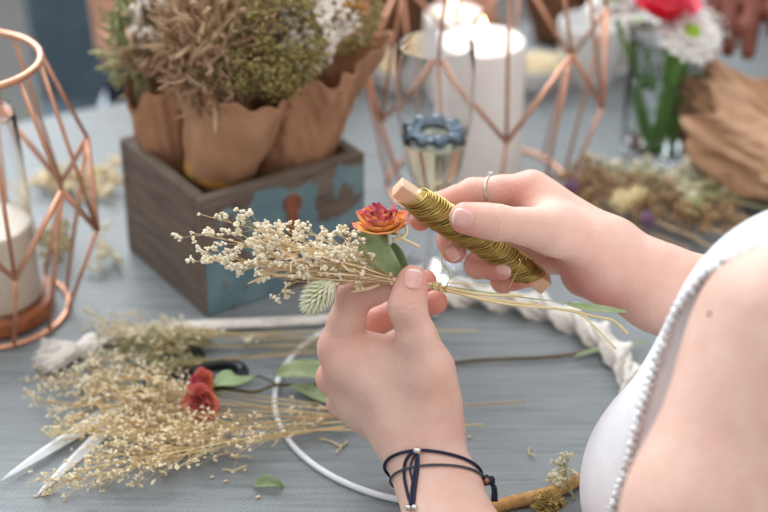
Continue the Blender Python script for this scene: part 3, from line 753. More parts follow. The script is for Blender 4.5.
# ------------------------------------------------------------------ ring and bracelets
M['silver'] = mat('polished_silver', 'dcd9d4', 'cfccc8', rough=.15, metal=1.0, scale=50)
M['navy'] = mat('navy_cord', '1f2544', '171b36', rough=.6, scale=300, bump=.0002, bscale=1500)
M['greycord'] = mat('grey_cord', '4c555c', '3e464d', rough=.7, scale=300)
M['teal_cord'] = mat('dark_teal_cord', '22323c', '1b2830', rough=.7, scale=300)
M['bead'] = mat('copper_bead', 'b98464', 'a87454', rough=.3, metal=.7, scale=50)
rgc = P(491.5, 191.5, 1.092); rga = norm(P(531, 189, 1.085)-P(473, 193, 1.095)); Fm = frame_to(rga)
q = []
for a in np.linspace(0, 2*PI, 49):
    d = Fm[:, 0]*math.cos(a)+Fm[:, 1]*math.sin(a); t = 0.0
    for _ in range(40):
        v_ = seval(handR, (rgc+d*t)[None])[0]
        if v_ > -.0001: break
        t += -v_*.8+.00005
    q.append(rgc+d*(t+.0004)+rga*.0022*(d@norm(FW)))
rg = MB().tube(np.array(q), .00075, 8, cap=False).build('finger_ring', M['silver'], None, origin=rgc); tag(rg, 'thin silver ring with a small stone on the right index finger', 'ring')
q = np.array(q); topi = int(np.argmin(q@(-UP)-0*q[:, 0])); tp = q[topi]
st_ = MB().ball(tp+UP*.0012, .0019, n=2); st_.build('stone', mat('clear_stone', 'ffffff', 'f0f4ff', rough=.05, trans=.6, ior=1.9), rg, smooth=False)
def loop_on(f, c, axis, n=72, off=.0006, tiltf=None):
    Fm = frame_to(axis); q = []
    for a in np.linspace(0, 2*PI, n, endpoint=False):
        d = Fm[:, 0]*math.cos(a)+Fm[:, 1]*math.sin(a); t = .012
        for _ in range(60):
            v_ = f((c+d*t)[None])[0]
            if v_ > off-5e-5: break
            t += (off-v_)*.8
        q.append(c+d*t)
    return np.array(q)
armf = Solid(S(.014, palmL))
def plane_from(px3):                   # plane through three surface points
    a, b, c = [P(*p) for p in px3]; return (a+b+c)/3, norm(np.cross(b-a, c-a))
for (nm, pts3, rr, mt, lab) in (('cord_bracelet', ((400, 474, 1.058), (432, 449, 1.030), (473, 478, 1.054)), .0010, 'navy', 'navy cord bracelet with silver beads on the left wrist'),
                            ('cord_bracelet', ((404, 486, 1.055), (438, 468, 1.032), (474, 484, 1.052)), .0008, 'greycord', 'thin grey cord bracelet below the navy one on the left wrist')):
    ctr, nn_ = plane_from(pts3); axp = P(435, 472, 1.052); axp = axp-nn_*((axp-ctr)@nn_)
    q = loop_on(armf, axp, nn_, 80, .0012)
    ob = MB().tube(np.concatenate([q, q[:1]]), rr, 8, cap=False).build(nm, M[mt], None, origin=axp); tag(ob, lab, 'bracelet')
    if mt == 'navy':
        b0 = q[int(np.argmin([abs(px_of(u_)[0]-418)+3*(u_@FW > axp@FW)*30 for u_ in q]))]-FW*.001; mb = MB(); mb.ball(b0, .0026, (1, 1.0, .9), n=3); mb.build('silver_bead', M['silver'], ob)
        for dx in (-3, 2):
            hp_ = lambda x, y: armf.hit(x, y)-FW*.0015; e_ = hp_(412+dx*.6, 507); MB().tube(spline([b0, hp_(417+dx*.4, 466), hp_(414+dx*.6, 486), e_], 14), .0010, 6).build('cord_end', M['navy'], ob)
            MB().ball(e_-FW*.001+RT*dx*.0004, .0022, n=2).build('silver_bead', M['silver'], ob)
        MB().tube(spline([b0, hp_(413, 458), hp_(410, 468), hp_(412, 480)], 14), .0007, 6).build('cord_end', M['navy'], ob)
        MB().tube(spline([b0, hp_(411, 453), hp_(405, 462), hp_(404, 476), hp_(407, 492), hp_(411, 505)], 18), .0010, 6).build('cord_end', M['navy'], ob)
    else:
        k0 = q[int(np.argmax(px_of(q)[0]))]-FW*.002+RT*.001; mb = MB(); mb.ball(k0, .0038, (1, 1, .8), n=2, jit=.15); mb.ball(k0+P(5, 0, 1)-P(0, 0, 1), .003, n=2, jit=.2); mb.build('knot', M['teal_cord'], ob)
        MB().ball(k0-FW*.004, .0019, n=2).build('bead', M['bead'], ob)
        for dx in (0, 3): MB().tube(spline([k0, k0+RT*(.004+dx*.0004)-UP*.004, k0+RT*(.004+dx*.0007)-UP*.013], 10), .0011, 6).build('cord_end', M['teal_cord'], ob)
# ------------------------------------------------------------------ things lying on the table
M['white_metal'] = mat('white_coated_metal', 'eef1f3', 'e6eaec', rough=.3, scale=60)
M['cotton'] = mat('cream_cotton_cord', 'f4f1ea', 'e6e0d4', rough=.95, scale=260, bump=.0007, bscale=600)
M['blade'] = mat('white_blade', 'e3e6e6', 'd3d8da', rough=.35, scale=30, coat=.3)
M['black'] = mat('black_plastic', '17191c', '101214', rough=.35, scale=50)
M['tancord'] = mat('tan_felt_cord', 'd3a56c', 'b98a52', rough=.9, scale=200, bump=.0005, bscale=700)
def L(px, py, z=.0): return T(px, py, TZ+z)
# hoop with the knotted cord
HCn = np.array([.0500, .9995, TZ+.010]); HR = .127
hp = empty('macrame_hoop', HCn); tag(hp, 'white metal hoop half wrapped in spiral knotted cream cord, lying under the hands', 'macrame hoop')
q = [HCn+np.array([HR*math.cos(a), HR*math.sin(a), -.0078 if not (-1.2 < ((a+PI) % (2*PI))-PI < 1.9) else -.0078+.006]) for a in np.linspace(0, 2*PI, 121)]
def hz(a):
    a = ((a+PI) % (2*PI))-PI; f = min(1, max(0, (a+.35)/.3))*min(1, max(0, (2.0-a)/.3)); return -.0078+.0075*f
q = [HCn+np.array([HR*math.cos(a), HR*math.sin(a), hz(a)]) for a in np.linspace(0, 2*PI, 145)]
MB().tube(q, .0021, 10, cap=False).build('hoop', M['white_metal'], hp)
a0, a1 = math.radians(104), math.radians(-14); n_ = 220; nst = 7
kc = MB()
for s_ in range(nst):
    pts = []; off = (s_-(nst-1)/2)/((nst-1)/2)
    for i in range(n_):
        f = i/(n_-1); a = a0+(a1-a0)*f; ph = f*2*PI*4.3; er = np.array([math.cos(a), math.sin(a), 0]); 
        w_ = .0098*off+.0006*math.sin(ph*9+s_); thick = .0033*math.cos(off*PI*.5)*(1 if s_ % 2 else -1)
        pts.append(HCn+er*HR+np.array([0, 0, -.0005+.0005])+er*(w_*math.cos(ph)-thick*math.sin(ph))+Zv*(w_*math.sin(ph)+thick*math.cos(ph)))
    kc.tube(pts, .0024+.0004*(1-abs(off)), 7)
for i in range(520):                    # knot loops across the spiral
    f = i/519; a = a0+(a1-a0)*f; ph = f*2*PI*4.3; er = np.array([math.cos(a), math.sin(a), 0]); sg = 1 if i % 2 else -1
    ed_ = er*math.cos(ph)+Zv*math.sin(ph); nn_ = -er*math.sin(ph)+Zv*math.cos(ph); tn = np.array([math.sin(a), -math.cos(a), 0])
    if i % 3 == 0:
        c0 = HCn+er*HR; kc.tube(spline([c0+ed_*.0085*sg-tn*.002, c0+ed_*.004*sg+nn_*.0038, c0-ed_*.002*sg+nn_*.0034+tn*.002, c0-ed_*.008*sg+tn*.003], 6), .0017, 5)
kc.build('knotted_cord', M['cotton'], hp)
MBc = MB()
for s_ in range(5):
    o_ = (s_-2)*.0013
    base = [(438, 312), (405, 313), (365, 316), (330, 319), (280, 322), (225, 324), (170, 327), (125, 334), (100, 343), (84, 350)]
    pts = []
    for (x, y) in base: pts.append(L(x, y+o_*1100*(.5 if x < 120 else 1), .004+.0015*math.sin(s_*2+x*.05)))
    MBc.tube(spline(pts, 50), .0017, 7)
MBc.build('cord_tail', M['cotton'], hp)
mb = MB(); kn = L(86, 348, .009)
for k in range(9): mb.ball(kn+rv(.003)*np.array([1, 1, .5]), RND.uniform(.005, .007), n=2, jit=.1)
for k in range(420):
    a = RND.uniform(-.85, .85); d = norm(L(52, 358, .004)-kn); d = rotz(a*.75)@d; ln = RND.uniform(.026, .037); p1 = kn+d*ln*.5+np.array([0, 0, RND.uniform(-.002, .006)]); p2 = kn+d*ln+rv(.0022)
    p2[2] = TZ+RND.uniform(.0015, .010); mb.tube(spline([kn+rv(.002), p1, p2], 6), .00055, 4)
mb.build('frayed_tassel', M['cotton'], hp)
# scissors
sc_ = empty('scissors', L(133, 398)); tag(sc_, 'scissors with white blades and black handles lying under the dried flowers', 'scissors')
def blade(tipxy, pivxy, w, z0):
    a, b = L(*tipxy, z0), L(*pivxy, z0); d = norm(b-a); s = np.cross(Zv, d); Ln = np.linalg.norm(b-a); Vs = []; n = 14
    for i in range(n):
        f = i/(n-1); ww = w*(f**.62); c = a+d*Ln*f; cs = .0022*min(1, f*3)+.0003
        Vs += [c-s*ww*.55, c+s*ww*.1+Zv*cs, c+s*ww*.45+Zv*cs, c+s*ww*.45, c-s*ww*.1-Zv*.0002]
    F = []
    for i in range(n-1):
        for j in range(5): F.append((i*5+j, i*5+(j+1) % 5, i*5+5+(j+1) % 5, i*5+5+j))
    F += [(4, 3, 2, 1, 0), tuple((n-1)*5+j for j in range(5))]
    return MB().add(np.array(Vs), F).build('blade', M['blade'], sc_, smooth=False, fix=True)
blade((0, 481), (136, 395), .0135, .0046); blade((35, 497), (138, 401), .0125, .0012)
MB().lathe([(.0001, .009), (.003, .009), (.0035, .0085), (.0035, .001), (.0001, .001)], 16, loc=L(133, 398)*np.array([1, 1, 0])+np.array([0, 0, TZ])).build('pivot_screw', M['silver'], sc_, fix=True)
for (cx, cy, rx, ry, an, st) in ((220, 373, .0165, .0120, .1, (140, 396)), (178, 357, .0165, .0125, -.2, (138, 396))):
    c = L(cx, cy, .0045); q = [c+rotz(an)@np.array([rx*math.cos(t), ry*math.sin(t), 0]) for t in np.linspace(0, 2*PI, 41)]
    mb = MB().tube(q, .0042, 10, cap=False); e_ = c+norm(L(*st, .0045)-c)*rx
    mb.tube(spline([L(*st, .0045), (L(*st, .0045)+e_)/2+np.array([0, .002, 0]), e_], 12), np.linspace(.0036, .0046, 12), 8)
    mb.build('handle', M['black'], sc_)
# loose dried sprigs in two heaps
def soft(z): return TZ+.0004+.0016*np.log1p(np.exp(np.clip((z-TZ)/.0016, -30, 60)))
def table_sprig(base, tip, mid_off, fl, mats, nbr=20, rad=.0006, fr=.0019, spread=.8, lab='', grp='', zt=.012, ft=.3, cl=2, blen=(.012, .034), start=.5, name='dried_sprig'):
    b = np.array(base, float); t = np.array(tip, float); m = b+(t-b)*.5+np.array([0, mid_off])
    pts = [L(*b, .0025+RND.random()*.006), L(*(b+(m-b)*.6), .003+RND.random()*.008), L(*m, .004+RND.random()*zt), L(*(m+(t-m)*.55), .005+RND.random()*zt), L(*t, .004+RND.random()*zt)]
    ms, mf = MB(), MB(); sprig(ms, mf, pts, rad, nbr, spread, fr, start=start, flat=Zv, ft=ft, npf=3, cl=cl, blen=blen)
    for mm in (ms, mf):
        for i in range(len(mm.v)): mm.v[i][:, 2] = soft(mm.v[i][:, 2])
    r = ms.build(name, mats[0], None, origin=pts[0]); mf.build('floret_cluster', mats[1], r)
    tag(r, lab, 'dried flowers', grp); return r
g1 = 'golden dried sprigs heaped at the lower left'
low = [((338, 418), (36, 378), -2), ((345, 420), (34, 402), 2), ((330, 424), (62, 432), 2), ((352, 425), (50, 486), -4), ((484, 425), (80, 470), -14), ((335, 428), (96, 458), 2), ((325, 410), (60, 382), -3), ((340, 416), (90, 392), 0),
       ((350, 422), (110, 430), 3), ((330, 415), (120, 405), 0), ((345, 428), (140, 455), -2), ((320, 405), (98, 372), 2), ((345, 430), (70, 418), 4), ((330, 419), (150, 425), 2), ((525, 402), (150, 440), -6)]
llab = ['golden dried sprig at the top left tip of the lower heap', 'golden dried sprig reaching furthest left in the lower heap', 'golden dried sprig lying over the root of the upper scissor blade',
 'golden dried sprig drooping over the lower scissor blade', 'golden dried sprig whose thick cut stem ends right of the wrist', 'golden dried sprig along the lower edge of the heap', 'golden dried sprig along the upper edge of the lower heap',
 'golden dried sprig just left of the red rose', 'golden dried sprig in the middle of the lower heap', 'golden dried sprig passing right under the red rose', 'short golden dried sprig at the lower right of the heap',
 'pale dried sprig above the others left of the red rose', 'golden dried sprig between the heap middle and its left tip', 'short golden dried sprig below the red rose', 'golden dried sprig whose thin long stem shows right of the wrist']
for k, (b, t, m) in enumerate(low):
    wht = k in (11, 7)
    table_sprig(b, t, m, 0, (M['gypstem'], M['goldgyp'] if not wht else M['palegyp']), nbr=34, rad=.0007, fr=.0014, spread=.7, lab=llab[k], grp=g1, ft=.25 if not wht else .8, zt=.016, start=.45, blen=(.014, .036), name='golden_sprig')
g2_ = 'greyish dried sprigs heaped behind the golden ones'
up_ = [((330, 338), (92, 322), 4), ((478, 331), (96, 338), -2), ((325, 345), (90, 360), -4), ((320, 352), (96, 380), -4), ((330, 340), (120, 350), 0), ((325, 348), (125, 366), 2), ((318, 350), (140, 340), 0), ((330, 342), (108, 330), 2)]
ul = ['pale dried sprig at the top left of the rear heap', 'pale dried sprig whose cut stem ends right of the left thumb', 'greyish dried sprig nearest the frayed tassel', 'greyish dried sprig touching the golden heap in front', 'olive dried sprig in the middle of the rear heap',
      'olive dried sprig beside the black scissor handle', 'short olive dried sprig under the cream cord tail', 'pale dried sprig next to the cord tail in the rear heap']
for k, (b, t, m) in enumerate(up_):
    ol = k in (4, 5, 6)
    table_sprig(b, t, m, 0, (M['gypstem'] if not ol else M['olive'], M['palegyp'] if not ol else M['olive']), nbr=32, rad=.0007, fr=.0016, spread=.55, lab=ul[k], grp=g2_, ft=.3, zt=.014, start=.55, blen=(.010, .028), name='pale_sprig')
# red dried rose on its long stem
rr_ = empty('dried_rose', L(200, 398)); tag(rr_, 'red and yellow dried rose with green leaves lying on the golden sprigs', 'dried rose')
M['rose2'] = mat('dried_red_rose_petal', 'e8b062', 'df7f56', rough=.7, scale=220, bump=.0003, bscale=500, tint=[('dc7a66', .15, .55), ('c4506a', .55, 1.0)])
c = L(203, 386, .017); mb = MB(); rose_bloom(mb, c, norm([-.62, -.55, .55]), .0088, seed=8); r1 = mb.build('rose_bloom', M['rose2'], rr_)
mb = MB(); rose_bloom(mb, L(202, 404, .015), norm([-.35, -.8, .55]), .0100, seed=9); mb.build('rose_bloom', M['rose2'], rr_)
mb = MB(); sepals(mb, L(207, 394, .014), norm([-.8, -.4, .1]), .009); mb.build('sepals', M['leaf'], rr_)
MB().tube(spline([L(210, 393, .015), L(225, 389, .014), L(255, 392, .010), L(278, 385, .007), L(335, 384, .004), L(400, 372, .003), L(470, 361, .003), L(550, 357, .003), L(598, 350, .003)], 50), np.linspace(.0011, .0014, 50), 8).build('rose_stem', M['rosestem'], rr_)
mb = MB(); leafmesh(mb, [L(211, 386, .018), L(225, 381, .021), L(240, 380, .020), L(256, 377, .014)], .0085, Zv, fold=.25, wav=.12, t0=.4); mb.build('leaf', M['leaf'], rr_)
mb = MB(); leafmesh(mb, [L(336, 378, .009), L(315, 372, .016), L(295, 370, .020), L(274, 375, .014)], .0085, Zv-.4*np.array([0, 1, 0]), fold=.3, wav=.15, t0=.15); mb.build('leaf', M['leaf_pale'], rr_)
mb = MB(); leafmesh(mb, [L(290, 386, .008), L(310, 391, .006), L(330, 400, .006), L(345, 408, .004)], .0065, Zv, fold=.2, t0=.3); mb.build('leaf', M['leaf_pale'], rr_)
MB().tube(spline([L(278, 385, .007), L(262, 377, .012), L(254, 377, .014)], 8), .0007, 6).build('leaf_stalk', M['rosestem'], rr_)
gb = MB(); leafmesh(gb, [L(575, 356, .004), L(600, 350, .007), L(625, 346, .007), L(650, 341, .003)], .0022, Zv, fold=.5, t0=.1); g_ = gb.build('grass_blade', M['leaf_pale'], None, origin=L(600, 350)); tag(g_, 'thin green grass blade lying across the knotted cord at right', 'grass blade')
# tan cord, crumpled flower and sprig at the lower edge
tcd = MB().tube(spline([L(480, 515, .0045), L(505, 504, .0048), L(535, 497, .0055), L(562, 488, .0055), L(580, 478, .005)], 24), .0044, 12).build('felt_cord', M['tancord'], None, origin=L(520, 500)); tag(tcd, 'thick tan cord lying beside the hoop at the lower edge', 'cord')
M['everlast'] = mat('straw_flower', 'b79d63', '94793f', rough=.9, scale=150, tint=[('d9c38c', 0, 1)])
mb = MB(); c = L(549, 506, .010)
for k in range(90):
    d = norm(rv()); d[2] = abs(d[2]); leafmesh(mb, [c+d*.002, c+d*.006+rv(.0008), c+d*.0098+rv(.0014)], .0022, np.cross(d, norm(rv())), fold=.2, nu=5)
e_ = mb.build('crumpled_flower', M['everlast'], None, origin=c); tag(e_, 'crumpled yellow-brown dried flower head on the hoop beside the white top', 'dried flower')
ms, mf = MB(), MB()
sprig(ms, mf, [L(575, 500, .004), L(570, 488, .008), L(566, 475, .012), L(562, 464, .012)], .0007, 22, 1.1, .0018, start=.15, cl=2, blen=(.006, .014))
s_ = ms.build('small_sprig', M['olive'], None, origin=L(573, 498)); mf.build('floret_cluster', M['palegyp'], s_); tag(s_, 'small cream and olive flower sprig above the crumpled flower', 'dried flowers')
# crumbs and fallen leaf
mb = MB(); leafmesh(mb, [L(254, 486, .002), L(266, 482, .005), L(276, 484, .004), L(283, 488, .001)], .0038, Zv+.3*rv(), fold=.5, wav=.3, t0=.6); fl_ = mb.build('fallen_leaf', M['leaf'], None, origin=L(268, 484)); tag(fl_, 'small curled dark green leaf lying alone on the cloth', 'leaf')
crumbs = [(228, 456, 'bent'), (222, 470, 'twig'), (212, 477, 'bit'), (226, 481, 'bit'), (341, 447, 'bent'), (531, 448, 'curl'), (470, 437, 'bit'), (258, 497, 'bit'), (232, 437, 'twig'), (347, 441, 'twig'), (245, 470, 'bit')]
cl_ = {'bent': 'bent straw bit lying on the bare cloth', 'twig': 'tiny straw twig on the cloth', 'bit': 'tiny pale crumb on the cloth', 'curl': 'curled pale straw bit on the cloth right of the bracelets'}
where = ['below the golden heap', 'left of the fallen leaf', 'near the lower scissor blade', 'just left of the fallen leaf', 'beside the left wrist', '', 'right of the wrist', 'below the fallen leaf', 'under the lower edge of the golden heap', 'just above the bent bit by the wrist', 'above the fallen leaf']
for k, (x, y, kd) in enumerate(crumbs):
    c = L(x, y, .001); mb = MB()
    if kd == 'bit': mb.ball(c, .0013, (1.3, .8, .6), rotz(RND.random()*3), n=2, jit=.15)
    else:
        a = RND.random()*6; q = [c]
        for i in range(5): a += RND.uniform(.2, .8) if kd == 'curl' else RND.uniform(-.7, .7); q.append(q[-1]+np.array([math.cos(a), math.sin(a), 0])*(.0028 if kd == 'curl' else .0035)+np.array([0, 0, RND.uniform(0, .0006)]))
        mb.tube(spline(q, 14), .0006, 5)
    cr = mb.build('straw_crumb', M['straw'], None, origin=c); tag(cr, (cl_[kd]+' '+where[k]).strip(), 'crumb', 'crumbs on the cloth')
# ------------------------------------------------------------------ wire cages with candles
M['copper'] = mat('copper_wire', 'e3ad90', 'd49a7c', rough=.32, metal=.65, scale=60)
M['wax'] = mat('white_wax', 'fbf8f3', 'f4efe8', rough=.45, scale=20, sss=.25)
M['wax2'] = mat('ivory_wax', 'f6ead9', 'efe0cb', rough=.45, scale=20, sss=.25)
M['walnut'] = mat('reddish_wood', 'a8673f', '8b5030', rough=.45, scale=30, stretch=(1, 6, 6))
M['wick'] = mat('black_wick', '2a2420', '1c1814', rough=.9)
def mat_glass(name, col=(1, 1, 1, 1), rough=0.0, ior=1.45):
    m = bpy.data.materials.new(name); m.use_nodes = True; b = m.node_tree.nodes['Principled BSDF']
    b.inputs['Base Color'].default_value = col; b.inputs['Transmission Weight'].default_value = 1; b.inputs['Roughness'].default_value = rough; b.inputs['IOR'].default_value = ior
    return m
M['glass'] = mat_glass('clear_glass', (.985, .995, 1, 1), ior=1.27)
M['water'] = mat_glass('water', (.93, .98, .95, 1), ior=1.33)
M['wine'] = mat_glass('sparkling_wine', (.97, .93, .72, 1), ior=1.34)
def flame(c, h, parent):
    m = M.get('flame')
    if m is None: m = M['flame'] = mat('candle_flame', 'ffcf7a', 'ffc060', emis='ffd08a', estr=9)
    o_ = MB(); o_.lathe([(.0001, 0), (h*.16, h*.08), (h*.24, h*.26), (h*.22, h*.45), (h*.12, h*.75), (.0001, h)], 16, loc=c); o_ = o_.build('flame', m, parent, fix=True)
    l = bpy.data.lights.new('candle_light', 'POINT'); l.energy = .012; l.color = (1, .72, .4); l.shadow_soft_size = .008
    lo_ = bpy.data.objects.new('candle_light', l); COL.objects.link(lo_); lo_.parent = parent; lo_.location = tuple(np.asarray(c)+[0, 0, h*.5]-parent_world(parent))
def candle(name, c, r, h, m, lab, lit=True, grp=None, base=0.0):
    c = np.array([c[0], c[1], TZ+base]); b = MB()
    b.lathe([(.0001, 0), (r*.97, 0), (r, .002), (r, h-.003), (r*.985, h-.0006), (r*.93, h+.0002), (r*.8, h-.0012), (r*.4, h-.0022), (.0001, h-.0025)], 48, loc=c)
    o_ = b.build(name, m, None, origin=c, fix=True); tag(o_, lab, 'candle', grp)
    MB().tube([c+[0, 0, h-.004], c+[.0003, 0, h+.004], c+[.001, 0, h+.009]], .0008, 6).build('wick', M['wick'], o_)
    if lit: flame(c+np.array([.001, 0, h+.005]), .017, o_)
    return o_
def cage(c, az0, R, rb, rt, zL, zU, zT, rod, lab, base_disc=True):
    c = np.array([c[0], c[1], TZ]); t = empty('wire_candle_cage', c); tag(t, lab, 'candle holder', 'geometric copper candle cages')
    ring = lambda r, z, w: [c+[r*math.cos(a), r*math.sin(a), z] for a in np.linspace(0, 2*PI, 73)]
    MB().tube(ring(rb, rod*1.1, 0), rod*1.05, 8, cap=False).build('base_ring', M['copper'], t)
    MB().tube(ring(rt, zT, 0), rod*1.4, 10, cap=False).build('top_ring', M['copper'], t)
    for k in range(12):
        a = az0+k*PI/6; up_ = k % 2 == 1; a2 = a+PI/6
        pt = lambda aa, r, z: c+np.array([r*math.cos(aa), r*math.sin(aa), z])
        V0 = pt(a, R, zU if up_ else zL); V1 = pt(a2, R, zL if up_ else zU)
        MB().tube([V0, V1], rod*1.15, 8).build('rod', M['copper'], t)
        MB().tube([pt(a, rb, rod), V0], rod*.85, 8).build('rod', M['copper'], t)
        MB().tube([V0, pt(a+(.0 if up_ else .05), rt, zT)], rod*.85, 8).build('rod', M['copper'], t)
    if base_disc:
        for z_ in (.007,):
            MB().lathe([(rb-rod, z_-.0045), (rb-rod*.2, z_-.0045), (rb-rod*.2, z_-.003), (rb-rod, z_-.003)], 48, loc=c, closed=True).build('base_rim', M['copper'], t, fix=True)
        MB().lathe([(.0001, .002), (rb*.80, .002), (rb*.82, .004), (rb*.82, .013), (rb*.80, .015), (.0001, .015)], 48, loc=c).build('wooden_base', M['walnut'], t, fix=True)
    return t
def tumbler(name, c, r0, r1, z0, z1, th, lab, cat, grp=None):
    c = np.array([c[0], c[1], TZ])
    o_ = MB().lathe([(r0, z0), (r1, z1), (r1-th*.5, z1+th*.4), (r1-th, z1), (r0-th, z0)], 48, loc=c, closed=True).build(name, M['glass'], None, origin=c, fix=True); tag(o_, lab, cat, grp); return o_
C1 = T(-7, 311)
az = math.atan2(-math.sin(math.radians(78)), math.cos(math.radians(78)))+math.atan2(C1[0], C1[1])*-1
cage(C1, az, .0865, .058, .056, .073, .128, .206, .0019, 'copper wire cage around an ivory candle at the left edge')
candle('pillar_candle', C1, .036, .062, M['wax2'], 'short ivory pillar candle inside the left wire cage', lit=False, base=.015)
tumbler('glass_cylinder', C1, .0415, .034, .0151, .165, .0015, 'clear glass cylinder around the ivory candle in the left cage', 'glass')
C2 = T(477, 184)
cage(C2, math.radians(-78)-.06, .107, .078, .075, .091, .157, .27, .0017, 'large copper wire cage around the burning white candle', base_disc=False)
candle('pillar_candle', C2, .0375, .135, M['wax'], 'tall white pillar candle burning behind the wine glass')
candle('pillar_candle', T(452, 96), .028, .086, M['wax'], 'second white candle with a flame, furthest back at the top edge')

# ------------------------------------------------------------------ wine glass
G = T(432, 272)+[0, 0, .0006]; gl = MB()
outer = [(.0001, 0), (.030, 0), (.031, .0012), (.029, .0025), (.012, .005), (.0045, .010), (.0035, .030), (.0035, .058), (.006, .064), (.014, .074), (.021, .092), (.0265, .120), (.0295, .150), (.0300, .175), (.0288, .194)]
inner = [(.0278, .194), (.0290, .175), (.0285, .150), (.0255, .120), (.0200, .092), (.0130, .076), (.005, .070), (.0001, .069)]
g0 = MB().lathe(outer+inner, 56, loc=G).build('wine_glass', M['glass'], None, origin=G, fix=True); tag(g0, 'stemmed glass half full of pale sparkling wine behind the hands', 'wine glass')
MB().lathe([(.0001, .0695), (.0048, .0705), (.0128, .0765), (.0197, .0922), (.0247, .1160), (.0240, .1168), (.0001, .1165)], 48, loc=G).build('sparkling_wine', M['wine'], g0, fix=True)
M['charm'] = mat('dark_meniscus_refraction', '74828e', '5d6a76', rough=.12, metal=1.0, scale=90)  # for an added solid ring that imitates refraction at the wine's meniscus
ch = MB(); 
for k in range(9):
    a = 2*PI*k/9; ch.ball(G+[.0195*math.cos(a), .0195*math.sin(a), .1230], .0062, (1, 1, .85), n=3)
ch.lathe([(.011, .120), (.0200, .120), (.0205, .125), (.011, .125)], 40, loc=G, closed=True)
co = ch.build('meniscus_refraction_ring', M['charm'], None, origin=G+[0, 0, .122]); tag(co, 'dark scalloped ring standing in for refraction at the wine surface', 'ring charm')

# ------------------------------------------------------------------ crate
def mat_wood(name, peel):
    m = mat(name, '7f7265', '5c4f45', rough=.75, scale=26, stretch=(1, 1, 9), bump=.0006, bscale=60, lo=.3, hi=.7)
    if peel:
        t = m.node_tree; b = t.nodes['Principled BSDF']; old = b.inputs['Base Color'].links[0].from_socket
        tcn = [n for n in t.nodes if n.type == 'TEX_COORD'][0]
        nz = t.nodes.new('ShaderNodeTexNoise'); nz.inputs['Scale'].default_value = 24; nz.inputs['Detail'].default_value = 5; nz.inputs['Distortion'].default_value = .7
        t.links.new(tcn.outputs['Object'], nz.inputs[0])
        at = t.nodes.new('ShaderNodeAttribute'); at.attribute_name = 'tint'
        ad = t.nodes.new('ShaderNodeMath'); ad.operation = 'MULTIPLY_ADD'; ad.inputs[1].default_value = 2.4; t.links.new(nz.outputs['Fac'], ad.inputs[0]); t.links.new(at.outputs['Fac'], ad.inputs[2])
        mr = t.nodes.new('ShaderNodeMapRange'); mr.inputs['From Min'].default_value = .90; mr.inputs['From Max'].default_value = .98; t.links.new(ad.outputs[0], mr.inputs[0])
        n2 = t.nodes.new('ShaderNodeTexNoise'); n2.inputs['Scale'].default_value = 30; t.links.new(tcn.outputs['Object'], n2.inputs[0])
        rp = t.nodes.new('ShaderNodeValToRGB'); rp.color_ramp.elements[0].color = lin('64828a'); rp.color_ramp.elements[1].color = lin('7d989d'); rp.color_ramp.elements[0].position = .35; rp.color_ramp.elements[1].position = .65
        t.links.new(n2.outputs['Fac'], rp.inputs[0])
        mx = t.nodes.new('ShaderNodeMix'); mx.data_type = 'RGBA'; t.links.new(mr.outputs[0], mx.inputs[0]); t.links.new(old, mx.inputs[6]); t.links.new(rp.outputs[0], mx.inputs[7]); t.links.new(mx.outputs[2], b.inputs['Base Color'])
    return m
M['crate'] = mat_wood('weathered_grey_wood', False); M['cratep'] = mat_wood('wood_with_peeling_teal_paint', True)
M['rust'] = mat('rusty_metal', '9a5f43', '7d4a34', rough=.8, scale=120, bump=.0003)
KF = T(207, 318); KH = .100; kt = KF+[0, 0, KH]; KL = T(118, 138, TZ+KH); KR = T(365, 152, TZ+KH)
ku = norm((KR-kt)*[1, 1, 0]); kv = np.array([-ku[1], ku[0], 0]); KA = float(np.linalg.norm((KR-kt)[:2])); KB = float(np.linalg.norm((KL-kt)[:2])); RK = np.stack([ku, kv, [0, 0, 1]], 1)
cr_ = empty('wooden_crate', KF); tag(cr_, 'weathered wooden box with peeling teal paint holding paper wrapped dried bouquets', 'crate')
tk = .0095
def board(lo, hi, m, name='side_board', grid=None):
    if grid is None: MB().box(lo, hi, bev=.0012, rot=RK, loc=KF).build(name, m, cr_, smooth=False); return
    nx, nz = grid; mb = MB(); mb.box(lo, hi, t=-2.0, bev=.0012, rot=RK, loc=KF)
    V = []; tt = []; F = []
    for j in range(nz+1):
        for i in range(nx+1):
            u, v = i/nx, j/nz; V.append(KF+RK@np.array([lo[0]+.0012+(hi[0]-lo[0]-.0024)*u, lo[1]-.0004, lo[2]+.0012+(hi[2]-lo[2]-.0024)*v]))
            # where the paint is still on: big patch, bare rim at the top left, chips near the left end
            p = .04-.9*max(0, (v-.86)*3)-.9*max(0, (.34-u)*2.2)*max(0, v-.45)*2.6-.25*max(0, .1-u)*10*(.3+v)
            p -= .30*math.exp(-(((u-.22)/.07)**2+((v-.50)/.25)**2))+.25*math.exp(-(((u-.9)/.1)**2+((v-.62)/.12)**2))+.28*math.exp(-(((u-.10)/.05)**2+((v-.18)/.16)**2))+.3*max(0, .12-v)*6*(u > .3)
            tt.append(p)
    for j in range(nz):
        for i in range(nx): a = j*(nx+1)+i; F.append((a, a+1, a+nx+2, a+nx+1))
    mb.add(np.array(V), F, np.array(tt)); mb.build(name, m, cr_, smooth=False)
board((0, 0, 0), (KA, tk, KH), M['cratep'], grid=(60, 44))
board((0, tk+.0002, 0), (tk, KB-tk-.0002, KH), M['crate']); board((KA-tk, tk+.0002, 0), (KA, KB-tk-.0002, KH), M['crate'])
board((0, KB-tk, 0), (KA, KB, KH), M['crate']); board((tk, tk, .002), (KA-tk, KB-tk, .008), M['crate'], 'bottom_board')
mb = MB(); x0 = KA*.535
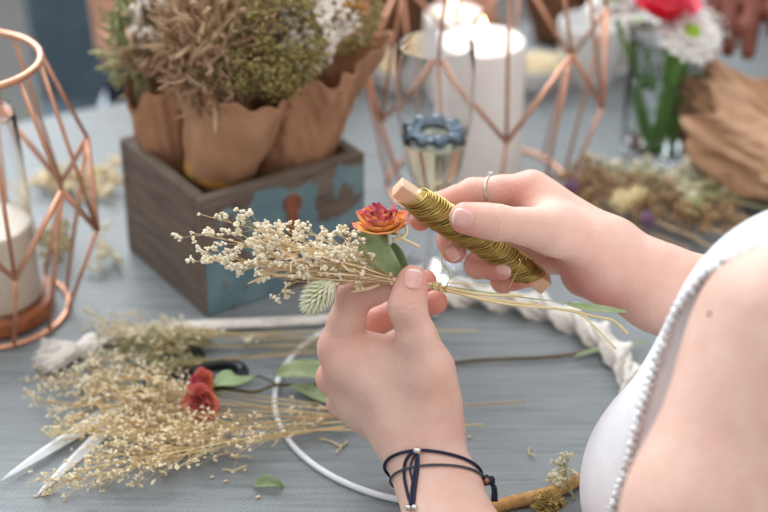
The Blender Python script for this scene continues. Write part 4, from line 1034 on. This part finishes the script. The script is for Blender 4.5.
mb.box((x0-.0045, -.0030, .010), (x0+.0045, -.0004, .072), bev=.0008, rot=RK, loc=KF)
nb_ = 20; cc_ = np.array([[x0+.0075*math.cos(a), 0, .076+.0075*math.sin(a)] for a in np.linspace(0, 2*PI, nb_, endpoint=False)])
A = (cc_+[0, -.0034, 0])@RK.T+KF; B_ = (cc_+[0, -.0004, 0])@RK.T+KF
mb.add(np.concatenate([A, B_]), [tuple(range(nb_)), tuple(range(2*nb_-1, nb_-1, -1))]+[(i, i+nb_, (i+1) % nb_+nb_, (i+1) % nb_) for i in range(nb_)])
mb.build('rusty_latch', M['rust'], cr_, fix=True, smooth=False)

# ------------------------------------------------------------------ paper wrapped bouquets
def mat_paper(name, c1, c2):
    m = mat(name, c1, c2, rough=.8, scale=18, detail=5, bump=.0022, bscale=26); return m
M['kraft'] = mat_paper('brown_kraft_paper', 'bd906f', 'ad8161'); M['kraft2'] = mat_paper('pale_brown_paper', 'bf9878', 'ad8767')
M['ochre'] = mat('ochre_band', 'c08f45', 'a97a35', rough=.6, scale=60)
M['straw2'] = mat('brown_dried_grass', 'b08f70', '8d6e52', rough=.9, scale=60, tint=[('d9bd98', 0, 1)])
M['moss'] = mat('olive_dried_flowers', '8c8250', '5f5a32', rough=.95, scale=80, tint=[('b5a468', 0, 1)])
M['statice'] = mat('white_dried_flowers', 'f3ede2', 'ddd2c0', rough=.95, scale=80, tint=[('fffaf0', 0, 1)])
M['greenfil'] = mat('pale_green_dried_leaf', 'a3a673', '7f8654', rough=.85, scale=80, tint=[('c7c596', 0, 1)])
def wrap(t, base, topc, r0, r1, seed, m, amp=.11, hv=None, jag=.12, nm='paper_wrap'):
    rn = np.random.RandomState(seed); ax_ = topc-base; Ln = np.linalg.norm(ax_); Fm = frame_to(ax_); nu, nv = 150, 44; V = []
    ks = [(k, rn.uniform(.25, 1)/k**.6, rn.rand()*6, rn.uniform(-2.2, 2.2)) for k in (2, 3, 5, 7, 9, 13)]
    folds = [(rn.randn(3)*[f_, f_, f_*.6], rn.rand(), .62/f_**.8) for f_ in (.55, .8, 1.1, 1.6, 2.3, 3.2, 4.5)]
    tj = [(k, rn.uniform(.3, 1)/k**.5, rn.rand()*6) for k in (1, 2, 4, 7, 11)]
    for j in range(nv):
        v = j/(nv-1)
        for i in range(nu):
            a = 2*PI*i/nu; s = sum(w_*math.sin(k*a+p+tw*v) for k, w_, p, tw in ks); s2 = sum(w_*math.sin(k*a+p) for k, w_, p in tj)
            X3 = np.array([math.cos(a), math.sin(a), v*2.2]); fo = 0.0
            for (dv, of, wt) in folds: fo += wt*(abs(((X3@dv+of) % 1.0)-.5)*4-1)
            r = (r0+(r1-r0)*v**.85)*(1+amp*(.35+v*.65)*s*.4+amp*fo*(.45+.55*v)); h = Ln*v*(1+jag*s2*v*v)
            V.append(base+Fm@np.array([r*math.cos(a), r*math.sin(a), h]))
    V = np.array(V); c_ = base+ax_*.5; N = len(V); inn = V-(V-(base+np.outer((V-base)@norm(ax_), norm(ax_))))*.025
    F = []
    for j in range(nv-1):
        for i in range(nu):
            k = (i+1) % nu; F.append((j*nu+i, j*nu+k, (j+1)*nu+k, (j+1)*nu+i)); F.append((j*nu+i+N, (j+1)*nu+i+N, (j+1)*nu+k+N, j*nu+k+N))
    for i in range(nu):
        k = (i+1) % nu; F.append(((nv-1)*nu+i, (nv-1)*nu+k, (nv-1)*nu+k+N, (nv-1)*nu+i+N)); F.append((k, i, i+N, k+N))
    F.append(tuple(range(nu-1, -1, -1)))
    return MB().add(np.concatenate([V, inn]), F).build(nm, m, t)
def fill(t, nm, m, c, rad, n, kind, size, rnd_t=(0, 1)):
    mb = MB(); c = np.asarray(c)
    for _ in range(n):
        d = norm(rv()); q = c+d*np.asarray(rad)*RND.uniform(.55, 1)**.4
        if kind == 'strip':
            u_ = norm(d*.7+rv(.5)+[0, 0, .5]); L_ = size*RND.uniform(.6, 1.4); leafmesh(mb, [q, q+u_*L_*.5+rv(size*.12), q+u_*L_+rv(size*.22)], size*.09, d, fold=.4, nu=3, t0=RND.random())
        elif kind == 'bead': floret(mb, q, size*RND.uniform(.6, 1.2), t=RND.uniform(*rnd_t), n=3)
        else:
            for _k in range(3): mb.ball(q+rv(size*.6), size*RND.uniform(.3, .6), (1, .6, .5), frame_to(rv()), t=RND.random(), n=1, jit=.2)
    return mb.build(nm, m, t)
def at(x, y, d): return P(x, y, d)
def bouquet(base, topc, r0, r1, seed, m, lab, parts, band=None):
    t = empty('wrapped_bouquet', base); tag(t, lab, 'bouquet', 'paper wrapped dried bouquets in the crate')
    wrap(t, base, topc, r0, r1, seed, m)
    if band:
        z0, z1, rr = band; d = norm(topc-base); Fm = frame_to(d); mb = MB(); mb.lathe([(rr, z0), (rr+.001, (z0+z1)/2), (rr, z1), (rr-.002, z1), (rr-.002, z0)], 40, closed=True); mb.v[0] = mb.v[0]@Fm.T+base; mb.build('ochre_band', M['ochre'], t, fix=True)
    MB().tube([base*[1, 1, 0]+[0, 0, TZ+.0085], base+norm(topc-base)*.03], r0*.62, 14).build('stem_bundle', M['straw2'], t)
    for (nm, mt, c, rad, n, kind, sz) in parts: fill(t, nm, M[mt], c, rad, n, kind, sz)
bouquet(P(217, 172, 1.302), P(240, 76, 1.262), .0240, .046, 11, M['kraft'], 'brown paper bouquet with ochre band holding straw and olive flowers, nearest in the crate',
   [('dried_grass', 'straw2', P(214, 45, 1.235), (.030, .034, .045), 420, 'strip', .020), ('dried_flowers', 'moss', P(270, 40, 1.235), (.040, .034, .046), 520, 'moss', .0048), ('dried_flowers', 'moss', P(250, 66, 1.22), (.036, .02, .018), 260, 'moss', .0045), ('dried_grass', 'straw2', P(245, 5, 1.25), (.05, .03, .03), 200, 'strip', .018)], band=(-.002, .0105, .0252))
bouquet(P(288, 168, 1.345), P(314, 48, 1.300), .030, .046, 23, M['kraft'], 'brown paper bouquet with white flowers at the right of the crate',
   [('white_flowers', 'statice', P(306, 32, 1.262), (.022, .022, .034), 190, 'bead', .0042), ('white_flowers', 'statice', P(330, 12, 1.27), (.020, .022, .022), 110, 'bead', .0042), ('dried_flowers', 'moss', P(290, 20, 1.28), (.034, .03, .05), 360, 'moss', .0050), ('dried_flowers', 'moss', P(345, 8, 1.30), (.03, .03, .035), 200, 'moss', .0050), ('yellow_flower', 'ochre', P(349, 3, 1.262), (.008, .008, .008), 40, 'bead', .004)])
bouquet(P(172, 168, 1.350), P(156, 78, 1.32), .019, .029, 37, M['kraft'], 'narrow brown paper bouquet with green and white flowers at the left of the crate',
   [('white_flowers', 'statice', P(152, 25, 1.30), (.014, .014, .034), 150, 'bead', .0042), ('green_leaves', 'greenfil', P(134, 38, 1.32), (.010, .014, .040), 170, 'strip', .020), ('dried_grass', 'straw2', P(172, 42, 1.31), (.020, .016, .034), 230, 'strip', .018), ('dried_grass', 'straw2', P(160, 58, 1.305), (.020, .014, .012), 130, 'strip', .016)])

# ------------------------------------------------------------------ vase with fresh flowers
VC = T(664, 152)+[0, 0, .0006]
vz_ = MB().lathe([(.0001, 0), (.036, 0), (.0385, .002), (.039, .01), (.039, .112), (.0385, .1135), (.0370, .112), (.0370, .012), (.034, .008), (.0001, .008)], 56, loc=VC).build('glass_vase', M['glass'], None, origin=VC, fix=True); tag(vz_, 'clear glass vase of water holding a red rose and white flowers', 'vase')
MB().lathe([(.0001, .0083), (.0335, .0083), (.0365, .0123), (.0365, .072), (.0001, .072)], 48, loc=VC).build('water', M['water'], vz_, fix=True)
M['green'] = mat('fresh_green_stem', '78ab48', '5f9338', rough=.5, scale=60); M['redrose'] = mat('red_rose_petal', 'e2344f', 'd42a45', rough=.5, scale=60, tint=[('ef5f72', .5, 1)])
M['daisy'] = mat('white_petal', 'fbf9f5', 'f0ece6', rough=.6, scale=60); M['lime'] = mat('lime_green_centre', 'a5c93a', '8db52c', rough=.7, scale=200)
def stemflower(name, c, foot, lab, cat):
    t = empty(name, foot); tag(t, lab, cat, 'fresh flowers in the glass vase' if cat != 'rose' else None)
    MB().tube(spline([foot, foot+(c-foot)*.5+[0, 0, 0], c-[0, 0, .012]], 12), .0026, 8).build('stem', M['green'], t); return t
rcn = P(668, 10, 1.475); ft = VC+[.004, -.004, .010]; t = stemflower('red_rose', rcn, ft, 'red rose standing in the glass vase between white flowers', 'rose')
mb = MB(); rose_bloom(mb, rcn, norm(UP*.8-FW*.6), .0235, rings=((3, .28, .0), (4, .5, .1), (5, .75, .25), (6, 1.0, .5)), seed=21, crump=.03); mb.build('rose_bloom', M['redrose'], t)
mb = MB()
for k in range(15):
    a = RND.random()*2*PI; r_ = RND.uniform(.004, .024); p0 = VC+[r_*math.cos(a), r_*math.sin(a), .010]; p1 = VC+[r_*.6*math.cos(a+1), r_*.6*math.sin(a+1), RND.uniform(.09, .125)]
    mb.tube(spline([p0, (p0+p1)/2+rv(.002)*[1, 1, 0], p1], 6), RND.uniform(.0014, .0024), 6)
for k in range(9):
    a = RND.random()*2*PI; p0 = VC+[.012*math.cos(a), .012*math.sin(a), RND.uniform(.03, .12)]; d = norm([math.cos(a), math.sin(a), .5]); leafmesh(mb, [p0, p0+d*.010, p0+d*.020], .005, Zv, nu=5)
gs = mb.build('green_foliage', M['green'], vz_)
def mum(c, axis, R, foot, lab):
    t = stemflower('white_flower', c, foot, lab, 'flower'); Fm = frame_to(axis); mb = MB()
    for ring_, (n, el) in enumerate(((26, .0), (24, .3), (20, .6))):
        for k in range(n):
            a = 2*PI*k/n+ring_*.2+RND.uniform(-.05, .05); d = Fm[:, 0]*math.cos(a)+Fm[:, 1]*math.sin(a); e_ = el+RND.uniform(-.1, .1); dd = d*math.cos(e_)+Fm[:, 2]*math.sin(e_); L_ = R*(1-.12*ring_)
            leafmesh(mb, [c+dd*R*.15, c+dd*L_*.6, c+dd*L_-Fm[:, 2]*R*.08], R*.13, Fm[:, 2], fold=.3, nu=5)
    mb.build('petals', M['daisy'], t); MB().ball(c+Fm[:, 2]*R*.16, R*.24, n=3, jit=.1).build('flower_centre', M['lime'], t)
mum(P(616, 3, 1.50), norm(UP*.8-FW*.5-RT*.2), .030, VC+[-.012, 0, .012], 'white flower with green centre left of the red rose')
mum(P(690, 36, 1.47), norm(UP*.55-FW*.8+RT*.15), .030, VC+[.012, .004, .012], 'white flower with green centre right below the red rose')
mum(P(722, 26, 1.54), norm(UP*.8-FW*.4+RT*.4), .028, VC+[.016, .012, .012], 'white flower turned away at the right of the vase')
mum(P(640, 28, 1.53), norm(UP*.9-FW*.2), .022, VC+[-.006, .014, .012], 'white flower low behind the red rose')

# ------------------------------------------------------------------ paper wrapped bunch and dried heap at right
t = empty('wrapped_bunch', T(735, 165)); tag(t, 'creased brown paper wrap lying at the right edge beside the vase', 'wrapped bunch')
def crumple(pts_top, nm, seed, m, th=.012):
    rn = np.random.RandomState(seed)
wrap(t, P(850, 215, 1.36), P(728, 142, 1.455), .018, .032, 51, M['kraft2'], amp=.2, jag=.3)
wrap(t, P(860, 190, 1.40), P(748, 114, 1.50), .020, .038, 57, M['kraft2'], amp=.2, jag=.3)
M['heapb'] = mat('brown_dried_heads', '9c7f5f', '7b6146', rough=.95, scale=60, tint=[('c4a67c', 0, 1)])
M['purple'] = mat('purple_dried_flower', '93708c', '7d5a76', rough=.9, scale=60)
def heap_sprig(head, tail, mt, mtf, lab, nm='dried_plant', fr=.0030, nbr=16, z=.012):
    h, b = np.array(head, float), np.array(tail, float); m = (h+b)/2+[0, RND.uniform(-4, 4)]
    pts = [L(*b, .006+RND.random()*z), L(*m, .008+RND.random()*z), L(*h, .006+RND.random()*z)]; ms, mf = MB(), MB()
    sprig(ms, mf, pts, .0011, nbr, .8, fr, start=.45, flat=Zv, ft=.3, npf=3, cl=1, blen=(.012, .034))
    for mm in (ms, mf):
        for i in range(len(mm.v)): mm.v[i][:, 2] = soft(mm.v[i][:, 2])
    r = ms.build(nm, M[mt], None, origin=pts[0]); mf.build('flower_head', M[mtf], r); tag(r, lab, 'dried flowers', 'dried bunch beside the paper wrap'); return r
hl = [((560, 178), (700, 240), 'heapb', 'end nearest the right hand'), ((575, 186), (740, 262), 'heapb', 'just behind the right wrist'), ((590, 172), (760, 225), 'heapb', 'along the top of the bunch'), ((612, 190), (768, 252), 'heapb', 'in the middle of the bunch'),
      ((626, 180), (790, 215), 'palegyp', 'pale, lying over the others'), ((640, 205), (790, 262), 'heapb', 'lowest, over the forearm'), ((655, 178), (800, 205), 'palegyp', 'pale, at the vase foot'), ((680, 200), (800, 235), 'heapb', 'beside the white sleeve'),
      ((600, 168), (720, 190), 'palegyp', 'pale, just below the vase'), ((700, 215), (810, 250), 'heapb', 'far right, partly hidden'), ((570, 195), (690, 250), 'heapb', 'low left end of the bunch'), ((665, 190), (810, 222), 'heapb', 'under the pale stems'),
      ((585, 178), (705, 215), 'heapb', 'thickest head at left'), ((645, 170), (770, 196), 'palegyp', 'palest, nearest the brown paper')]
for h, b, mf_, w_ in hl: heap_sprig(h, b, 'straw2' if mf_ == 'heapb' else 'greenfil', mf_, 'brown dried stem in the right bunch, '+w_, fr=.0034, nbr=24, z=.022)
for (x, y, r_, mt, lab) in ((622, 202, .0115, 'straw', 'round cream seed head left in the brown bunch'), (636, 196, .009, 'straw', 'smaller cream seed head touching the round one'), (692, 206, .010, 'greenfil', 'pale green pod lying upright in the brown bunch'), (572, 186, .007, 'purple', 'small purple flower head at the left of the bunch'), (648, 218, .0065, 'purple', 'dull purple flower head low in the bunch')):
    c = L(x, y, .030); mb = MB()
    for k in range(60):
        d = norm(rv()); mb.tube([c+d*r_*.5, c+d*r_*1.05], [r_*.16, r_*.03], 5, t=RND.random())
    mb.ball(c, r_*.8, (1, 1, 1.25 if mt == 'greenfil' else .9), n=2, jit=.05); MB.tube(mb, [c-[0, 0, r_*.5], [c[0], c[1], TZ+.001]], .0012, 5)
    sh = mb.build('seed_head', M[mt], None, origin=c); tag(sh, lab, 'seed head')
# dried bits behind the left cage
for k, (h, b, mt, lab) in enumerate((((112, 172), (-10, 196), 'goldgyp', 'tan dried sprig behind the left cage, pointing right'), ((100, 186), (-20, 172), 'goldgyp', 'tan dried sprig behind the left cage, lower of the two'), ((44, 176), (130, 184), 'goldgyp', 'tan dried sprig behind the left cage, pointing left'),
      ((46, 236), (62, 200), 'olive', 'small green dried sprig seen through the left cage'), ((104, 250), (92, 215), 'palegyp', 'small pale sprig right of the left cage'), ((60, 250), (20, 215), 'olive', 'small olive sprig beside the ivory candle'))):
    sp = heap_sprig(h, b, 'gypstem', mt, lab, nm='loose_sprig', fr=.0030, nbr=24 if k < 3 else 12, z=.01); sp['group'] = 'loose sprigs behind the left cage'
# clutter along the far side
M['linen'] = mat('white_napkin', 'f1f1ef', 'e2e3e2', rough=.9, scale=40)
def bowl(c, r, h, m, fillm, lab, n=60):
    c = np.asarray(c); o_ = MB().lathe([(.0001, 0), (r*.55, 0), (r*.8, h*.35), (r, h), (r*.96, h), (r*.75, h*.4), (r*.5, h*.12), (.0001, h*.12)], 40, loc=c).build('bowl', m, None, origin=c, fix=True); tag(o_, lab, 'bowl')
    mb = MB()
    for k in range(n): 
        a = RND.random()*6.3; q = r*.7*math.sqrt(RND.random()); floret(mb, c+[q*math.cos(a), q*math.sin(a), h*.72+RND.random()*.008], .006, t=RND.random(), n=3)
    mb.build('dried_petals', fillm, o_)
bowl(T(400, 88), .034, .03, M['linen'], M['goldgyp'], 'white bowl of tan petals behind the wine glass')
bowl(T(536, 88), .030, .028, M['linen'], M['goldgyp'], 'white bowl of tan petals right of the burning candle')
def cup(x, y, r, h, lab):
    c = T(x, y); o_ = MB().lathe([(.0001, 0), (r*.8, 0), (r*.85, .004), (r, h), (r-.003, h), (r*.8, .006), (.0001, .006)], 40, loc=c).build('cup', M['linen'], None, origin=c, fix=True); tag(o_, lab, 'cup')
    ang = norm([1, -.6, 0]); q = [c+ang*(r*.9)+ang*(.016*math.sin(s))+[0, 0, h*.55+.020*math.cos(s)] for s in np.linspace(.15, PI-.15, 14)]
    MB().tube(q, .003, 8).build('handle', M['linen'], o_)
cup(588, 78, .032, .06, 'white cup seen through the right side of the large cage'); cup(628, 62, .030, .055, 'white cup left of the vase')
bk = empty('wrapped_bouquet', P(392, 28, 1.60)*[1, 1, 0]+[0, 0, TZ]); tag(bk, 'dark brown paper bouquet at the top edge behind the wine glass', 'bouquet')
M['dkraft'] = mat_paper('dark_brown_paper', '7a5238', '5f3e2a')
bb = T(392, 62); wrap(bk, bb+[0, 0, .001], bb+[0.004, .01, .085], .022, .040, 77, M['dkraft']); fill(bk, 'dried_flowers', M['moss'], bb+[0.005, .012, .10], (.036, .036, .03), 240, 'moss', .005)
bk2 = T(555, 40); b3 = empty('wrapped_bouquet', bk2); tag(b3, 'dark brown paper bouquet at the top edge right of the candle', 'bouquet')
wrap(b3, bk2+[0, 0, .001], bk2+[0.004, .01, .07], .022, .036, 79, M['dkraft']); fill(b3, 'purple_flowers', M['purple'], bk2+[0.035, .0, .085], (.022, .03, .03), 60, 'bead', .005); fill(b3, 'dried_flowers', M['moss'], bk2+[-.005, .012, .085], (.03, .03, .02), 160, 'moss', .005)

# ------------------------------------------------------------------ chair and the people across the table
M['chairfab'] = mat('blue_grey_upholstery', '64757e', '596a73', rough=.8, scale=50, bump=.0005, bscale=400); M['chairpipe'] = mat('pale_grey_piping', 'a4b2ba', '97a5ad', rough=.7); M['chairleg'] = mat('dark_chair_leg', '3b332d', '2e2823', rough=.5)
def chair(c, rz, lab, back=True):
    R_ = rotz(rz); t = empty('dining_chair', (c[0], c[1], 0)); tag(t, lab, 'chair'); c = np.array([c[0], c[1], 0])
    MB().box((-.23, -.22, .40), (.23, .23, .47), bev=.02, rot=R_, loc=c).build('seat', M['chairfab'], t, smooth=False)
    for sx in (-.2, .2):
        for sy in (-.18, .2): MB().tube([c+R_@np.array([sx, sy, 0]), c+R_@np.array([sx, sy, .40])], [.012, .018], 8).build('leg', M['chairleg'], t)
    n = 25; V = []; F = []
    prof = []
    for i in range(n):
        a = 2*PI*i/n
    pts = [(-.22, .44), (-.235, .6), (-.235, .80), (-.21, .88), (-.15, .915), (0, .925), (.15, .915), (.21, .88), (.235, .80), (.235, .6), (.22, .44)]
    ou = spline([(x, .225+.04*(z-.44)+.05*(.235**2-x*x)/.235**2, z) for x, z in pts], 44); N = len(ou)
    ctr = np.array([0, .28, .68]); fr = ou+[0, -.022, 0]; bkk = ou+[0, .022, 0]; 
    Vv = np.concatenate([fr, bkk, [[0, .255, .68]], [[0, .31, .68]]])@R_.T+c
    for i in range(N): k = (i+1) % N; F += [(i, k, k+N, i+N), (k, i, 2*N), (i+N, k+N, 2*N+1)]
    MB().add(Vv, F).build('backrest', M['chairfab'], t, fix=True, smooth=False)
    MB().tube(ou@R_.T+c+np.zeros(3), .011, 8).build('piping', M['chairpipe'], t)
    return t
def seated(name_mid, face, arms, skin, cloth, hairm, lab, h=.0055, scale=1.0, hands=None, reach=None):
    m0 = np.asarray(name_mid, float); f = norm(face); s = np.cross(f, Zv)   # s: to the person's right
    q = lambda a=0, b=0, z=0: m0+s*a+f*b+Zv*z
    tr = [cone(q(-.12, 0, -.02), q(.12, 0, -.02), .045, .045), cone(q(-.07, .0, -.09), q(-.06, .0, -.28), .085, .09), cone(q(.07, 0, -.09), q(.06, 0, -.28), .085, .09), cone(q(0, 0, -.22), q(0, 0, -.42), .12, .14), cone(q(-.09, 0, -.44), q(.09, 0, -.44), .10, .10)]
    lg = [S(.03, cone(q(x, .02, -.48), q(x*1.2, .36, -.48), .08, .06), cone(q(x*1.2, .36, -.48), q(x*1.2, .34, -.90), .058, .036), cone(q(x*1.2, .34, -.92), q(x*1.2, .46, -.95), .033, .028)) for x in (-.09, .09)]
    hd_ = S(.015, cone(q(), q(0, .03, .12), .055, .048), ell(q(0, .045, .205), (.074, .092, .105), np.stack([s, f, Zv], 1)), cone(q(0, .08, .14), q(0, .095, .115), .04, .028), cone(q(0, .135, .205), q(0, .15, .175), .007, .011), ell(q(0, .125, .145), (.022, .012, .008)))
    ar = []
    for (sg, el_, wr_, dirn, palm) in arms:
        sh = q(.16*sg, 0, -.02); el_ = np.asarray(el_, float); wr_ = np.asarray(wr_, float); ar += [cone(sh, el_, .047, .037), cone(el_, wr_, .037, .025)]
        d = norm(dirn); sd = norm(np.cross(d, palm)); pn = norm(palm); pc = wr_+d*.08
        ar.append(S(.012, *[cone(wr_+sd*x*.4, pc+sd*x, .016, .0115) for x in (-.03, -.01, .01, .03)]))
        fg = []
        for i, x in enumerate((-.031, -.0105, .0105, .031)):
            b0 = pc+sd*x; L1 = (.036, .042, .044, .034)[i]; b1 = b0+norm(d+pn*.35)*L1; b2 = b1+norm(d*.5+pn)*L1*.62; b3_ = b2+norm(d*.1+pn)*L1*.5; fg.append(S(.004, cone(b0, b1, .0105, .009), cone(b1, b2, .009, .0082), cone(b2, b3_, .0082, .007)))
        b0 = wr_+d*.025+sd*.03*sg; b1 = b0+norm(d+sd*.8*sg+pn*.4)*.042; b2 = b1+norm(d+pn*.8)*.032; fg.append(S(.004, cone(b0, b1, .015, .011), cone(b1, b2, .011, .0085)))
        ar.append(S(.0015, *fg))
    bf = Solid(S(.006, S(.03, S(.05, *tr), hd_, *lg), S(.004, *ar)))
    t = empty('person', (m0[0], m0[1], 0)); tag(t, lab, 'person')
    al = np.array([m0]+[np.asarray(a[i]) for a in arms for i in (1, 2)]); lo_ = np.minimum(al.min(0)-.3, m0-[.5, .55, .99]); hi_ = np.maximum(al.max(0)+.3, m0+[.5, .55, .42])
    V, Q = mesh_sdf(bf, lo_, hi_, h, lambda X: X[:, 2] > -.05); np_mesh('body', V, Q, skin, t, dict(tint=np.zeros(len(V))))
    dr = Solid(S(.05, *tr, *lg), lambda X, d: np.maximum(np.maximum(d-.007, -seval(cone(q(0, .05, .04), q(0, .12, .04), .07, .09), X)), np.maximum(np.abs((X-m0)@s)-.19, -(X[:, 2]-.30))))
    V, Q = mesh_sdf(dr, m0-[.6, .6, .75], m0+[.6, .6, .15], .008); np_mesh('dress', V, Q, cloth, t)
    hf = Solid(ell(q(0, .03, .225), (.086, .10, .108), np.stack([s, f, Zv], 1)), lambda X, d: np.maximum(d, -seval(ell(q(0, .13, .175), (.07, .075, .10), np.stack([s, f, Zv], 1)), X)))
    V, Q = mesh_sdf(hf, m0-.4, m0+.5, .008); np_mesh('hair', V, Q, hairm, t); return t
M['skin2'] = mat('tanned_skin', 'd9a58a', 'cf977b', rough=.55, scale=60, tint=[('c06e58', 0, 1.4)], sss=.1); M['skin3'] = mat('brown_skin', '8a4f3e', '774234', rough=.55, scale=60, tint=[('c06e58', 0, 1.4)], sss=.1)
M['paleblue'] = mat('pale_blue_white_cloth', 'e3eaf4', 'd3dded', rough=.85, scale=30); M['hair2'] = mat('blonde_hair', 'a98255', '8b6840', rough=.5, scale=40, stretch=(8, 8, 1))
m2 = np.array([-.15, 1.86, .99])
chair(m2[:2]+[-.105, .06], -.06, 'blue-grey upholstered chair with pale piping behind the far table edge', True)
seated(m2, (.25, -.97, 0), [(1, P(130, 40, 1.84), P(182, 60, 1.62), norm([.8, -.3, .1]), norm([.2, -.2, -1])), (-1, m2+[.24, -.12, -.26], m2+[.10, -.28, -.17], norm([-.8, -.3, .1]), norm([0, -.3, -1]))], M['skin2'], M['paleblue'], M['hair2'], 'person in pale blue-white dress seated behind the crate, arm hanging down at left')
M['watch'] = mat('dark_blue_strap', '2d3a55', '232e45', rough=.5)
c = P(118, 88, 1.80); bgd = empty('handbag', c); 
bgd.location = tuple(c); tag(bgd, 'small dark blue bag on the lap of the person behind the crate', 'bag')
MB().box((-.012, -.012, -.030), (.03, .012, .02), bev=.006, loc=c).build('bag_body', M['watch'], bgd, smooth=False)
MB().tube([c+[-.008+.034*(1-math.cos(s))/2, 0, .018+.022*math.sin(s)] for s in np.linspace(0, PI, 12)], .0025, 8).build('strap', M['watch'], bgd)
m3 = np.array([.66, 1.95, 1.02])
chair(m3[:2]+[.03, .10], -.5, 'blue-grey upholstered chair beyond the far right table edge')
seated(m3, (-.42, -.9, 0), [(1, m3+[-.26, -.20, -.22], P(796, -66, 1.60), norm(P(748, -18, 1.53)-P(796, -66, 1.60)), norm([0, -.5, -1])), (-1, m3+[.10, -.26, -.26], m3+[-.14, -.42, -.16], norm([-.8, -.5, 0]), norm([0, -.3, -1]))], M['skin3'], M['dkraft'], M['hair'], 'person with brown hands reaching in at the top right corner')
chair(np.array([mid[0], mid[1]])-Fv[:2]*.06, math.atan2(Fv[1], Fv[0])-PI/2+PI, 'blue-grey upholstered chair the woman in white sits on')
